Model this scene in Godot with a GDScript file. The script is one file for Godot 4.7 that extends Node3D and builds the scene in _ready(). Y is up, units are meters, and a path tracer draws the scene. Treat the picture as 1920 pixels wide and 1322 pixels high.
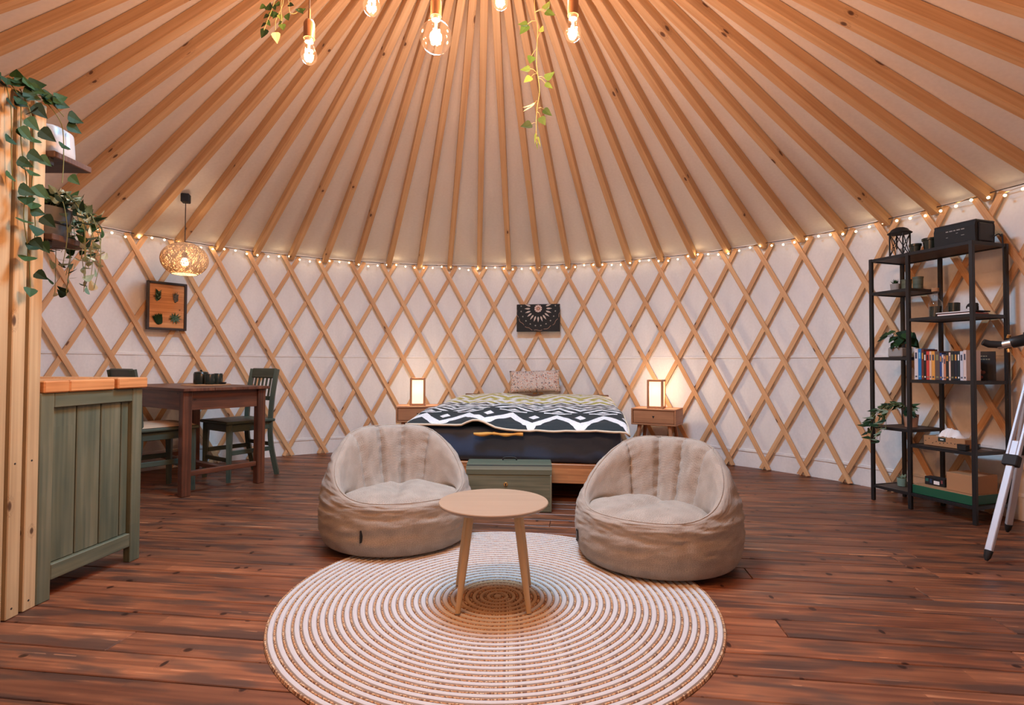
extends Node3D
# Inside of a round yurt at dusk: lattice wall, rafters, bed, bean bags, shelf, kitchen corner.
# Origin: middle of the floor. x right, y up, -z towards the bed.

var M := {}
var taken := {}
var rng := RandomNumberGenerator.new()
const R := 3.5086          # radius of the lattice
const T0 := 0.0915         # angle of lattice crossing 0
const DT := 0.09481        # angle between two rafters
const CROWN := Vector3(0.186, 0, -0.07)
const KEEP := 8

func _ready():
	rng.seed = 20
	camera_and_light()
	materials()
	build_floor()
	build_wall()
	build_roof()
	build_fairy_lights()
	build_rug()
	build_bed()
	build_nightstands()
	build_trunk()
	build_bean_bags()
	build_coffee_table()
	build_kitchen()
	build_dining()
	build_wall_pictures()
	build_woven_lamp()
	build_bulbs()
	build_hanging_ivy()
	build_shelf()
	build_telescope()

# ------------------------------------------------------------------ camera and light
func camera_and_light():
	var cam := Camera3D.new()
	cam.name = "camera"
	add_child(cam)
	cam.position = Vector3(0.358, 0.93, 2.619)
	cam.basis = Basis(Vector3.RIGHT, 0.0227833) * Basis(Vector3.BACK, 0.0044918)
	cam.fov = rad_to_deg(2.0 * atan(661.0 / 1028.575))
	cam.near = 0.05
	cam.current = true
	var e := Environment.new()
	e.background_mode = Environment.BG_COLOR
	e.background_color = Color(0.45, 0.55, 0.7)
	e.tonemap_mode = Environment.TONE_MAPPER_LINEAR
	e.tonemap_exposure = 0.95
	e.sdfgi_enabled = true
	e.ssao_enabled = true
	e.ssil_enabled = true
	var w := WorldEnvironment.new()
	w.name = "world"
	w.environment = e
	add_child(w)
	# daylight that comes down through the crown's frosted dome
	var sky := AreaLight3D.new()
	sky.name = "skylight_light"
	sky.area_size = Vector2(0.85, 0.85)
	sky.light_color = Color(0.58, 0.84, 1.0)
	sky.light_energy = 18.5
	sky.shadow_enabled = true
	sky.area_range = 12.0
	sky.position = Vector3(CROWN.x, 3.40, CROWN.z)
	sky.rotation.x = -PI / 2
	add_child(sky)

# ------------------------------------------------------------------ small tools
func numbered(called: String) -> String:
	if not taken.has(called):
		taken[called] = 0
		return called
	taken[called] += 1
	return "%s_%03d" % [called, taken[called]]

func thing(called, label, category, at = Vector3.ZERO, turn = 0.0, group = "") -> Node3D:
	var o := Node3D.new()
	o.name = numbered(called)
	add_child(o)
	o.position = at
	o.rotation.y = turn
	o.set_meta("label", label)
	o.set_meta("category", category)
	if group != "":
		o.set_meta("group", group)
	return o

func setting(called) -> Node3D:
	var o := Node3D.new()
	o.name = called
	add_child(o)
	o.set_meta("kind", "structure")
	return o

func mb() -> SurfaceTool:
	var s := SurfaceTool.new()
	s.begin(Mesh.PRIMITIVE_TRIANGLES)
	return s

func mesh_of(s: SurfaceTool) -> ArrayMesh:
	s.generate_normals()
	return s.commit()

func put(s, called: String, material, parent: Node, t := Transform3D()) -> MeshInstance3D:
	var o := MeshInstance3D.new()
	o.name = called
	o.mesh = mesh_of(s) if s is SurfaceTool else s
	o.material_override = material
	o.transform = t
	parent.add_child(o, true)
	return o

func tri(s: SurfaceTool, a, b, c, ua, ub, uc, out):
	if (b - a).cross(c - a).dot(out) > 0.0:
		s.set_uv(ua); s.add_vertex(a); s.set_uv(uc); s.add_vertex(c); s.set_uv(ub); s.add_vertex(b)
	else:
		s.set_uv(ua); s.add_vertex(a); s.set_uv(ub); s.add_vertex(b); s.set_uv(uc); s.add_vertex(c)

func quad(s: SurfaceTool, a, b, c, d, ua, ub, uc, ud, out):
	tri(s, a, b, c, ua, ub, uc, out)
	tri(s, a, c, d, ua, uc, ud, out)

func at(x, y, z) -> Transform3D:
	return Transform3D(Basis(), Vector3(x, y, z))

func turned(p: Vector3, yaw := 0.0, pitch := 0.0, roll := 0.0) -> Transform3D:
	return Transform3D(Basis.from_euler(Vector3(pitch, yaw, roll)), p)

# chamfered box round the middle of t; u of the texture runs along the longest side (or along grain)
func box(s: SurfaceTool, t: Transform3D, size: Vector3, b := 0.003, grain := -1):
	var h := size * 0.5
	b = minf(b, minf(h.x, minf(h.y, h.z)) * 0.9)
	var L := grain
	if L < 0:
		L = 0
		for k in 3:
			if size[k] > size[L] + 1e-5:
				L = k
	var off := Vector2(rng.randf() * 3.0, rng.randf() * 3.0)
	s.set_smooth_group(-1)
	for n in 3:
		var p := (n + 1) % 3
		var q := (n + 2) % 3
		for sg in [-1.0, 1.0]:
			var v := []
			for k in [[-1, -1], [1, -1], [1, 1], [-1, 1]]:
				var w := Vector3()
				w[n] = h[n] * sg; w[p] = (h[p] - b) * k[0]; w[q] = (h[q] - b) * k[1]
				v.append(w)
			var o := Vector3(); o[n] = sg
			_bq(s, t, v, n, L, off, o)
		if b > 0.0:
			for sp in [-1.0, 1.0]:
				for sq in [-1.0, 1.0]:
					var v2 := []
					for k in [[-1, 0], [1, 0], [1, 1], [-1, 1]]:
						var w2 := Vector3()
						w2[n] = (h[n] - b) * k[0]
						w2[p] = (h[p] - (b if k[1] == 1 else 0.0)) * sp
						w2[q] = (h[q] - (b if k[1] == 0 else 0.0)) * sq
						v2.append(w2)
					var o2 := Vector3(); o2[p] = sp; o2[q] = sq
					_bq(s, t, v2, p, L, off, o2)
	if b > 0.0:
		for k in 8:
			var g := Vector3(1.0 if k & 1 else -1.0, 1.0 if k & 2 else -1.0, 1.0 if k & 4 else -1.0)
			var a0 := Vector3(h.x, h.y - b, h.z - b) * g
			var a1 := Vector3(h.x - b, h.y, h.z - b) * g
			var a2 := Vector3(h.x - b, h.y - b, h.z) * g
			tri(s, t * a0, t * a1, t * a2, off, off, off, t.basis * g)

func _bq(s, t, v, n, L, off, out):
	var uv := []
	var o1: int = (n + 1) % 3
	var o2: int = (n + 2) % 3
	if o2 == L:
		var c := o1; o1 = o2; o2 = c
	for w in v:
		uv.append(Vector2(w[o1], w[o2]) + off)
	quad(s, t * v[0], t * v[1], t * v[2], t * v[3], uv[0], uv[1], uv[2], uv[3], t.basis * out)

# surface of revolution about y; prof is a list of (radius, height)
func lathe(s: SurfaceTool, t: Transform3D, prof: Array, segs := 32, bump := 0.0, bumps := 0):
	var g := 1
	var vlen := 0.0
	var off := rng.randf()
	for i in prof.size() - 1:
		var a: Vector2 = prof[i]
		var b: Vector2 = prof[i + 1]
		if i > 0 and absf((a - prof[i - 1]).angle_to(b - a)) > 0.7:
			g += 1
		s.set_smooth_group(g)
		var d := (b - a)
		var out2 := Vector2(d.y, -d.x)
		for k in segs:
			var p0 := TAU * k / segs
			var p1 := TAU * (k + 1) / segs
			var f := func(q: Vector2, ph: float) -> Vector3:
				var yy := q.y + (bump * sin(ph * bumps + off * TAU) if q.y > 0.001 and bumps > 0 else 0.0)
				return Vector3(q.x * sin(ph), yy, q.x * cos(ph))
			var m := (p0 + p1) * 0.5
			var out := Vector3(out2.x * sin(m), out2.y, out2.x * cos(m))
			var R0 := maxf(a.x, b.x)
			var va: Vector3 = t * f.call(a, p0); var vb: Vector3 = t * f.call(a, p1); var vc: Vector3 = t * f.call(b, p1); var vd: Vector3 = t * f.call(b, p0)
			var ua := Vector2(p0 * R0, vlen + off); var ub := Vector2(p1 * R0, vlen + off)
			var uc := Vector2(p1 * R0, vlen + d.length() + off); var ud := Vector2(p0 * R0, vlen + d.length() + off)
			if a.x < 1e-5:
				tri(s, va, vc, vd, ua, uc, ud, t.basis * out)
			elif b.x < 1e-5:
				tri(s, va, vb, vc, ua, ub, uc, t.basis * out)
			else:
				quad(s, va, vb, vc, vd, ua, ub, uc, ud, t.basis * out)
		vlen += d.length()

func tube(s: SurfaceTool, pts: Array, rad, sides := 6, capped := true):
	var n := pts.size()
	var up := Vector3.UP
	var d0: Vector3 = (pts[1] - pts[0]).normalized()
	if absf(d0.dot(up)) > 0.95:
		up = Vector3.RIGHT
	var x := d0.cross(up).normalized()
	var rings := []
	var len := 0.0
	var off := Vector2(rng.randf() * 2.0, rng.randf() * 2.0)
	var lens := []
	for i in n:
		var d: Vector3 = (pts[mini(i + 1, n - 1)] - pts[maxi(i - 1, 0)]).normalized()
		x = (x - d * x.dot(d)).normalized()
		var y := d.cross(x)
		var r: float = rad[i] if rad is Array else rad
		var ring := []
		for k in sides:
			var a := TAU * k / sides
			ring.append(pts[i] + (x * cos(a) + y * sin(a)) * r)
		rings.append(ring)
		if i > 0:
			len += (pts[i] - pts[i - 1]).length()
		lens.append(len)
	s.set_smooth_group(1 if sides > 4 else -1)
	for i in n - 1:
		for k in sides:
			var k2 := (k + 1) % sides
			var r0: float = rad[i] if rad is Array else rad
			var va: Vector3 = rings[i][k]; var vb: Vector3 = rings[i][k2]; var vc: Vector3 = rings[i + 1][k2]; var vd: Vector3 = rings[i + 1][k]
			var w := TAU * maxf(r0, 0.001) / sides
			quad(s, va, vb, vc, vd, Vector2(lens[i], k * w) + off, Vector2(lens[i], (k + 1) * w) + off, Vector2(lens[i + 1], (k + 1) * w) + off, Vector2(lens[i + 1], k * w) + off, (va + vc) * 0.5 - (pts[i] + pts[i + 1]) * 0.5)
	if capped:
		s.set_smooth_group(-1)
		for e in [0, n - 1]:
			var o: Vector3 = (pts[0] - pts[1]) if e == 0 else (pts[n - 1] - pts[n - 2])
			for k in range(1, sides - 1):
				tri(s, rings[e][0], rings[e][k], rings[e][k + 1], off, off, off, o)

# a grid of points fn(i, j); closed in i when wrap
func sheet(s: SurfaceTool, nu: int, nv: int, fn: Callable, uvf: Callable, flip := false, wrap := false, j0 := 0, i0 := 0):
	s.set_smooth_group(1)
	var p := []
	var uv := []
	for j in range(j0, nv + 1):
		var row := []
		var ur := []
		for i in range(i0, nu + 1):
			row.append(fn.call(i if not wrap else i % nu, j))
			ur.append(uvf.call(i, j))
		p.append(row); uv.append(ur)
	for j in nv - j0:
		for i in nu - i0:
			var a: Vector3 = p[j][i]; var b: Vector3 = p[j][i + 1]; var c: Vector3 = p[j + 1][i + 1]; var d: Vector3 = p[j + 1][i]
			var o := (b - a).cross(d - a)
			if flip:
				o = -o
			if o.length_squared() < 1e-16:
				o = (c - b).cross(d - b) * (-1.0 if flip else 1.0)
			quad(s, a, b, c, d, uv[j][i], uv[j][i + 1], uv[j + 1][i + 1], uv[j + 1][i], o)

func prism(s: SurfaceTool, t: Transform3D, poly: PackedVector2Array, depth: float):
	s.set_smooth_group(-1)
	var ids := Geometry2D.triangulate_polygon(poly)
	var off := Vector2(rng.randf(), rng.randf())
	for side in [-0.5, 0.5]:
		var z: float = depth * side
		for k in range(0, ids.size(), 3):
			var a := poly[ids[k]]; var b := poly[ids[k + 1]]; var c := poly[ids[k + 2]]
			tri(s, t * Vector3(a.x, a.y, z), t * Vector3(b.x, b.y, z), t * Vector3(c.x, c.y, z), a + off, b + off, c + off, t.basis * Vector3(0, 0, side))
	var ccw := not Geometry2D.is_polygon_clockwise(poly)
	for k in poly.size():
		var a := poly[k]; var b := poly[(k + 1) % poly.size()]
		var d := b - a
		var o := Vector3(d.y, -d.x, 0) * (1.0 if ccw else -1.0)
		var z := depth * 0.5
		quad(s, t * Vector3(a.x, a.y, -z), t * Vector3(b.x, b.y, -z), t * Vector3(b.x, b.y, z), t * Vector3(a.x, a.y, z), a + off, b + off, b + off, a + off, t.basis * o)

func beam(s: SurfaceTool, a: Vector3, b: Vector3, w: float, h: float, bev := 0.003, up := Vector3.UP):
	var d := (b - a)
	var x := d.normalized()
	var z := x.cross(up).normalized()
	var y := z.cross(x)
	box(s, Transform3D(Basis(x, y, z), (a + b) * 0.5), Vector3(d.length(), h, w), bev, 0)

func curve(pts: Array, n: int) -> Array:
	var out := []
	var m := pts.size()
	for i in m - 1:
		for k in n:
			var t := float(k) / n
			out.append(pts[i].cubic_interpolate(pts[i + 1], pts[maxi(i - 1, 0)], pts[mini(i + 2, m - 1)], t))
	out.append(pts[m - 1])
	return out

# ------------------------------------------------------------------ textures and materials
func noise_bytes(seed_: int, w: int, h: int, freq: float, W: int, H: int, oct := 3) -> PackedByteArray:
	var n := FastNoiseLite.new()
	n.seed = seed_
	n.noise_type = FastNoiseLite.TYPE_SIMPLEX_SMOOTH
	n.frequency = freq
	n.fractal_octaves = oct
	var im := n.get_seamless_image(w, h, false, false, 0.3)
	im.convert(Image.FORMAT_L8)
	im.resize(W, H, Image.INTERPOLATE_CUBIC)
	return im.get_data()

func tex(im: Image) -> ImageTexture:
	return ImageTexture.create_from_image(im)

# grain along u; knots are [u, v, ru, rv] in pixels
func wood(seed_: int, c0: Color, c1: Color, W := 512, H := 512, knots := 0, contrast := 1.0, streak := 0.0, cs := Color(), fleck := 0.0, cf := Color()) -> Texture2D:
	var a := noise_bytes(seed_, 16, 256, 0.09, W, H, 3)
	var b := noise_bytes(seed_ + 1, 12, 48, 0.08, W, H, 2)
	var c := noise_bytes(seed_ + 2, 96, 96, 0.05, W, H, 3)
	var d := noise_bytes(seed_ + 3, 40, 128, 0.06, W, H, 3)
	var kn := []
	var r := RandomNumberGenerator.new()
	r.seed = seed_
	for k in knots:
		kn.append([r.randf() * W, r.randf() * H, r.randf_range(1.6, 3.2) * W / 512.0, r.randf_range(7, 13) * H / 512.0])
	var out := PackedByteArray()
	out.resize(W * H * 3)
	var i := 0
	for y in H:
		var near := []
		for k in kn:
			if absf(k[1] - y) < k[3] * 6.0:
				near.append(k)
		for x in W:
			var t := (a[i] * 0.45 + b[i] * 0.35 + c[i] * 0.2) / 255.0
			t = clampf(0.5 + (t - 0.5) * contrast * 1.8, 0.0, 1.0)
			var col := c0.lerp(c1, t)
			if streak > 0.0:
				var m := clampf((d[i] / 255.0 - 0.5) * 4.0 + (c[i] / 255.0 - 0.5) * 1.5, 0.0, 1.0) * streak
				col = col.lerp(cs, m)
			if fleck > 0.0 and a[i] > 196 and c[i] > 140:
				col = col.lerp(cf, fleck * clampf((a[i] - 196) / 24.0, 0.0, 1.0))
			for k in near:
				var dx: float = (x - k[0]) / k[2]
				var dy: float = (y - k[1]) / k[3]
				var q := dx * dx * 0.35 + dy * dy
				if q < 6.0:
					col = col.lerp(Color(c0.r * 0.45, c0.g * 0.36, c0.b * 0.3), clampf(1.25 - q * 0.8, 0.0, 0.9) + (0.22 if q > 2.0 and fmod(q, 1.2) < 0.4 else 0.0))
			out[i * 3] = int(clampf(col.r, 0, 1) * 255.0)
			out[i * 3 + 1] = int(clampf(col.g, 0, 1) * 255.0)
			out[i * 3 + 2] = int(clampf(col.b, 0, 1) * 255.0)
			i += 1
	var im := Image.create_from_data(W, H, false, Image.FORMAT_RGB8, out)
	return tex(im)

# woven cloth: colour and relief
func weave(seed_: int, c0: Color, c1: Color, S := 256, n := 64, blotch := 0.3) -> Array:
	var a := noise_bytes(seed_, S, S, 0.25, S, S, 2)
	var b := noise_bytes(seed_ + 1, 64, 64, 0.05, S, S, 3)
	var col := PackedByteArray(); col.resize(S * S * 3)
	var hg := PackedByteArray(); hg.resize(S * S)
	var i := 0
	for y in S:
		for x in S:
			var u := float(x) / S * n
			var v := float(y) / S * n
			var over := (int(u) + int(v)) % 2 == 0
			var hh := absf(sin(PI * u)) if over else absf(sin(PI * v))
			var t := clampf(hh * 0.55 + (a[i] / 255.0 - 0.5) * 0.9 + (b[i] / 255.0 - 0.5) * blotch + 0.2, 0, 1)
			var c := c0.lerp(c1, t)
			col[i * 3] = int(c.r * 255); col[i * 3 + 1] = int(c.g * 255); col[i * 3 + 2] = int(c.b * 255)
			hg[i] = int(clampf(hh * 0.7 + a[i] / 255.0 * 0.3, 0, 1) * 255)
			i += 1
	var im := Image.create_from_data(S, S, false, Image.FORMAT_L8, hg)
	im.convert(Image.FORMAT_RGBA8)
	im.bump_map_to_normal_map(2.0)
	return [tex(Image.create_from_data(S, S, false, Image.FORMAT_RGB8, col)), tex(im)]

func plain(c: Color, rough := 0.7, metal := 0.0) -> StandardMaterial3D:
	var m := StandardMaterial3D.new()
	m.albedo_color = c
	m.roughness = rough
	m.metallic = metal
	m.cull_mode = BaseMaterial3D.CULL_DISABLED
	return m

func textured(t: Texture2D, scale: Vector2, rough := 0.6, tint := Color.WHITE) -> StandardMaterial3D:
	var m := plain(tint, rough)
	m.albedo_texture = t
	m.uv1_scale = Vector3(scale.x, scale.y, 1)
	return m

func glowing(c: Color, energy: float, body := Color(0.9, 0.88, 0.84)) -> StandardMaterial3D:
	var m := plain(body, 0.6)
	m.emission_enabled = true
	m.emission = c
	m.emission_energy_multiplier = energy
	return m

func materials():
	# boards
	var fl := wood(11, Color8(104, 64, 46), Color8(168, 112, 78), 1024, 1024, 16, 1.15, 0.7, Color8(74, 58, 53), 0.55, Color8(214, 158, 118))
	M.floor = []
	for k in 4:
		var m := textured(fl, Vector2(0.75, 1.5), 0.42, [Color8(242, 232, 224), Color8(218, 204, 196), Color8(234, 214, 200), Color8(206, 196, 192)][k])
		m.metallic_specular = 0.4
		M.floor.append(m)
	var pine := wood(23, Color8(200, 160, 118), Color8(232, 198, 156), 512, 512, 5, 0.9)
	var pine2 := wood(29, Color8(204, 166, 124), Color8(234, 204, 162), 512, 512, 9, 0.9)
	M.lath = [textured(pine, Vector2(0.5, 4.0), 0.65, Color8(250, 232, 218)), textured(pine2, Vector2(0.45, 3.0), 0.65, Color8(244, 226, 212)), textured(pine, Vector2(0.6, 3.3), 0.65, Color8(236, 216, 200))]
	M.rafter = [textured(pine, Vector2(0.4, 2.2), 0.6, Color8(248, 240, 230)), textured(pine2, Vector2(0.35, 2.0), 0.6, Color8(244, 232, 220)), textured(pine, Vector2(0.45, 2.4), 0.6, Color8(240, 228, 214))]
	M.slat = textured(wood(31, Color8(164, 136, 98), Color8(204, 176, 134), 512, 512, 6, 0.9), Vector2(0.5, 2.0), 0.6)
	M.worktop = textured(wood(37, Color8(176, 112, 62), Color8(222, 158, 100), 512, 512, 4, 1.0), Vector2(1.0, 2.5), 0.45)
	M.dining = textured(wood(41, Color8(70, 40, 28), Color8(124, 74, 50), 512, 512, 2, 1.1), Vector2(0.8, 2.0), 0.42)
	M.oak = textured(wood(43, Color8(158, 106, 72), Color8(190, 134, 94), 512, 512, 0, 0.8), Vector2(1.2, 3.0), 0.5)
	M.bedwood = textured(wood(47, Color8(142, 92, 56), Color8(200, 140, 90), 512, 512, 4, 1.1), Vector2(0.7, 2.0), 0.5)
	M.headwood = textured(wood(48, Color8(90, 60, 42), Color8(134, 92, 64), 256, 256, 0, 1.0), Vector2(0.7, 2.0), 0.5)
	M.beech = textured(wood(53, Color8(142, 120, 98), Color8(158, 135, 111), 512, 512, 0, 0.6), Vector2(0.8, 3.0), 0.5)
	M.beech_leg = textured(wood(54, Color8(178, 146, 102), Color8(198, 166, 120), 256, 256, 0, 0.6), Vector2(0.8, 3.0), 0.5)
	M.green = textured(wood(59, Color8(72, 80, 64), Color8(118, 116, 92), 512, 512, 1, 0.9, 0.35, Color8(86, 86, 62)), Vector2(0.8, 1.6), 0.55)
	M.trunk = textured(wood(61, Color8(76, 82, 66), Color8(118, 118, 96), 512, 512, 1, 1.0), Vector2(0.8, 2.0), 0.55)
	M.chair = textured(wood(67, Color8(50, 62, 52), Color8(76, 84, 70), 256, 256, 0, 0.9), Vector2(1.0, 2.0), 0.5)
	M.darkboard = textured(wood(71, Color8(66, 46, 38), Color8(104, 76, 62), 256, 256, 0, 1.0), Vector2(1.0, 3.0), 0.6)
	# canvas
	var cim := Image.create_from_data(256, 256, false, Image.FORMAT_L8, noise_bytes(81, 200, 40, 0.04, 256, 256, 4))
	var cb := cim.get_data()
	var cf := noise_bytes(82, 256, 256, 0.35, 256, 256, 2)
	var cd := PackedByteArray()
	cd.resize(256 * 256 * 3)
	for i in 65536:
		var g := (cb[i] - 128) * 0.05 + (cf[i] - 128) * 0.04
		cd[i * 3] = int(240 + g); cd[i * 3 + 1] = int(238 + g); cd[i * 3 + 2] = int(236 + g)
	var ctex := tex(Image.create_from_data(256, 256, false, Image.FORMAT_RGB8, cd))
	var fold := FastNoiseLite.new()
	fold.seed = 5
	fold.frequency = 0.02
	fold.fractal_octaves = 4
	var fim := fold.get_seamless_image(320, 90)
	fim.resize(512, 512, Image.INTERPOLATE_CUBIC)
	fim.convert(Image.FORMAT_RGBA8)
	fim.bump_map_to_normal_map(5.0)
	var folds := tex(fim)
	M.canvas = textured(ctex, Vector2(0.55, 0.4), 0.9, Color8(242, 240, 239))
	M.canvas.normal_enabled = true
	M.canvas.normal_texture = folds
	M.canvas.normal_scale = 0.35
	# cloth
	var bean := weave(91, Color8(116, 105, 94), Color8(180, 167, 152), 256, 56, 0.25)
	M.bean = textured(bean[0], Vector2(3.2, 3.2), 0.95)
	M.bean.normal_enabled = true
	M.bean.normal_texture = bean[1]
	M.bean.normal_scale = 0.5
	M.bean.rim_enabled = true
	M.bean.rim = 0.2
	M.sheet = plain(Color8(50, 66, 92), 0.6)
	M.lining = plain(Color8(206, 148, 70), 0.9)
	M.cushion = plain(Color8(190, 164, 138), 0.9)
	M.spread = textured(spread_texture(), Vector2.ONE, 0.9)
	M.hem = plain(Color8(206, 186, 160), 0.9)
	M.floral = textured(floral_texture(), Vector2.ONE, 0.9)
	M.cotton = plain(Color8(184, 179, 176), 0.95)
	M.jute = textured(jute_texture(), Vector2(6.0, 30.0), 0.95)
	M.jute_core = plain(Color8(186, 156, 122), 0.95)
	# metal, plastics, glass
	M.black = plain(Color8(28, 28, 30), 0.45)
	M.blackmatte = plain(Color8(22, 22, 23), 0.7)
	M.board = textured(wood(73, Color8(60, 46, 38), Color8(92, 70, 56), 256, 256, 0, 0.8), Vector2(1.5, 3.0), 0.6)
	M.alu = plain(Color8(190, 192, 200), 0.5, 0.5)
	M.steel = plain(Color8(190, 188, 184), 0.35, 0.8)
	M.brass = plain(Color8(198, 150, 88), 0.35, 0.8)
	M.socket = plain(Color8(150, 112, 86), 0.4, 0.6)
	M.cord = plain(Color8(60, 48, 44), 0.7)
	M.white = plain(Color8(186, 184, 182), 0.35)
	M.grey = plain(Color8(150, 146, 142), 0.7)
	M.galv = plain(Color8(92, 92, 92), 0.55, 0.3)
	M.soil = plain(Color8(52, 38, 28), 0.95)
	M.card = plain(Color8(170, 126, 88), 0.85)
	M.tissue = plain(Color8(236, 232, 230), 0.9)
	M.dkgreen = plain(Color8(26, 84, 60), 0.5)
	M.jar = plain(Color8(34, 42, 36), 0.25)
	M.terracotta = plain(Color8(188, 158, 142), 0.8)
	M.glass = plain(Color(0.2, 0.2, 0.2, 0.03), 0.02)
	M.glass.transparency = BaseMaterial3D.TRANSPARENCY_ALPHA
	M.frame = plain(Color8(46, 32, 26), 0.5)
	M.rattan = plain(Color8(196, 166, 130), 0.8)
	# leaves
	M.leaf = [leaf_mat(Color8(32, 58, 32)), leaf_mat(Color8(46, 74, 38)), leaf_mat(Color8(25, 46, 28))]
	M.leaf_light = [leaf_mat(Color8(66, 94, 48)), leaf_mat(Color8(88, 112, 62)), leaf_mat(Color8(54, 84, 42))]
	M.leaf_pale = [leaf_mat(Color8(170, 170, 142)), leaf_mat(Color8(120, 136, 112)), leaf_mat(Color8(76, 100, 80))]
	M.stem = plain(Color8(110, 112, 66), 0.8)
	M.vein = plain(Color8(134, 132, 92), 0.8)

func leaf_mat(c: Color) -> StandardMaterial3D:
	var m := plain(c, 0.6)
	m.metallic_specular = 0.3
	m.backlight_enabled = true
	m.backlight = c * 0.3
	return m

func jute_texture() -> Texture2D:
	var im := Image.create(256, 64, false, Image.FORMAT_RGB8)
	var r := RandomNumberGenerator.new(); r.seed = 4
	var pal := [Color8(196, 158, 118), Color8(160, 116, 78), Color8(120, 82, 56), Color8(208, 178, 142), Color8(184, 128, 82)]
	var x := 0
	while x < 256:
		var w := r.randi_range(3, 9)
		var c: Color = pal[r.randi() % 5]
		for k in w:
			for y in 64:
				im.set_pixel((x + k) % 256, y, c * r.randf_range(0.86, 1.08))
		x += w
	return tex(im)

func spread_texture() -> Texture2D:
	# 1.6 m wide, 2.0 m long; v = 0 at the foot
	var W := 768
	var H := 960
	var data := PackedByteArray()
	data.resize(W * H * 3)
	var white := Color8(226, 218, 214)
	var dark := Color8(34, 40, 42)
	var must := Color8(184, 168, 88)
	var fab := noise_bytes(7, 256, 256, 0.3, W, H, 2)
	var i := 0
	for y in H:
		var vy := 2.0 * y / H
		for x in W:
			var ux := 1.6 * x / W
			var P := 0.335
			var fx := fposmod(ux / P + 0.25, 1.0)
			var tr := absf(fx - 0.5) * 2.0            # 0 at a peak, 1 between peaks
			var on := false
			var yy := vy
			var far := vy > 1.1
			if vy < 0.44:
				var line := 0.03 + 0.27 * (1.0 - tr)
				on = absf(vy - line) < 0.066
				if absf(vy - 0.27) * 0.6 + (1.0 - tr) * 0.17 < 0.042:
					on = true
				if vy > 0.39 and vy < 0.42:
					on = tr < 0.62
			else:
				yy = fposmod(vy - 0.44, 0.42)
				var k := yy + 0.20 * tr
				var b := fposmod(k / 0.125, 1.0)
				on = b < 0.46
				if absf(yy - 0.19) + (1.0 - tr) * 0.18 < 0.05:
					on = not on
				if absf(fposmod(vy - 0.44, 0.42) - 0.36) < 0.016:
					on = true
			var c := white if on else (must if far else dark)
			var g := 0.9 + fab[i] / 255.0 * 0.16
			data[i * 3] = int(clampf(c.r * g, 0, 1) * 255); data[i * 3 + 1] = int(clampf(c.g * g, 0, 1) * 255); data[i * 3 + 2] = int(clampf(c.b * g, 0, 1) * 255)
			i += 1
	return tex(Image.create_from_data(W, H, false, Image.FORMAT_RGB8, data))

func floral_texture() -> Texture2D:
	var W := 256
	var im := Image.create(W, W, false, Image.FORMAT_RGB8)
	im.fill(Color8(196, 176, 164))
	var r := RandomNumberGenerator.new(); r.seed = 9
	var pal := [Color8(178, 104, 82), Color8(120, 104, 96), Color8(222, 206, 196), Color8(96, 90, 98), Color8(204, 140, 110)]
	for k in 900:
		var c: Color = pal[r.randi() % 5]
		var col := r.randi() % 8
		var x := int(col * 32 + r.randf_range(2, 28)); var y := r.randi() % W
		var w := r.randi_range(2, 6); var h := r.randi_range(2, 7)
		im.fill_rect(Rect2i(x, y, w, h), c)
	return tex(im)

# ------------------------------------------------------------------ floor
func build_floor():
	var f := setting("floor")
	var a := deg_to_rad(7.2)
	var dir := Vector3(cos(a), 0, sin(a))
	var q := Vector3(-sin(a), 0, cos(a))
	var W := 0.1308
	for row in range(-28, 29):
		var q0 := 0.8035 + (row - 6) * W
		var qm := q0 + W * 0.5
		if absf(qm) > 3.56:
			continue
		var half := sqrt(3.62 * 3.62 - qm * qm) if absf(qm) < 3.6 else 0.3
		var cuts := [-half]
		if half > 1.8:
			cuts.append(rng.randf_range(-half + 0.9, half - 0.9))
		cuts.append(half)
		for k in cuts.size() - 1:
			var l: float = cuts[k + 1] - cuts[k] - 0.0015
			var mid: float = (cuts[k + 1] + cuts[k]) * 0.5
			var s := mb()
			box(s, Transform3D(Basis(dir, Vector3.UP, q), dir * mid + q * qm + Vector3(0, -0.014 + rng.randf_range(-0.0012, 0.0), 0)), Vector3(l, 0.028, W - 0.004), 0.0025, 0)
			put(s, "plank", M.floor[rng.randi() % 4], f)
	var b := mb()
	lathe(b, at(0, 0, 0), [Vector2(0, -0.035), Vector2(3.7, -0.035), Vector2(3.7, -0.12), Vector2(0, -0.12)], 64)
	put(b, "subfloor", plain(Color8(40, 28, 22), 0.9), f)

# ------------------------------------------------------------------ wall
func polar(th: float, r: float, y: float) -> Vector3:
	return Vector3(r * sin(th), y, -r * cos(th))

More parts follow.
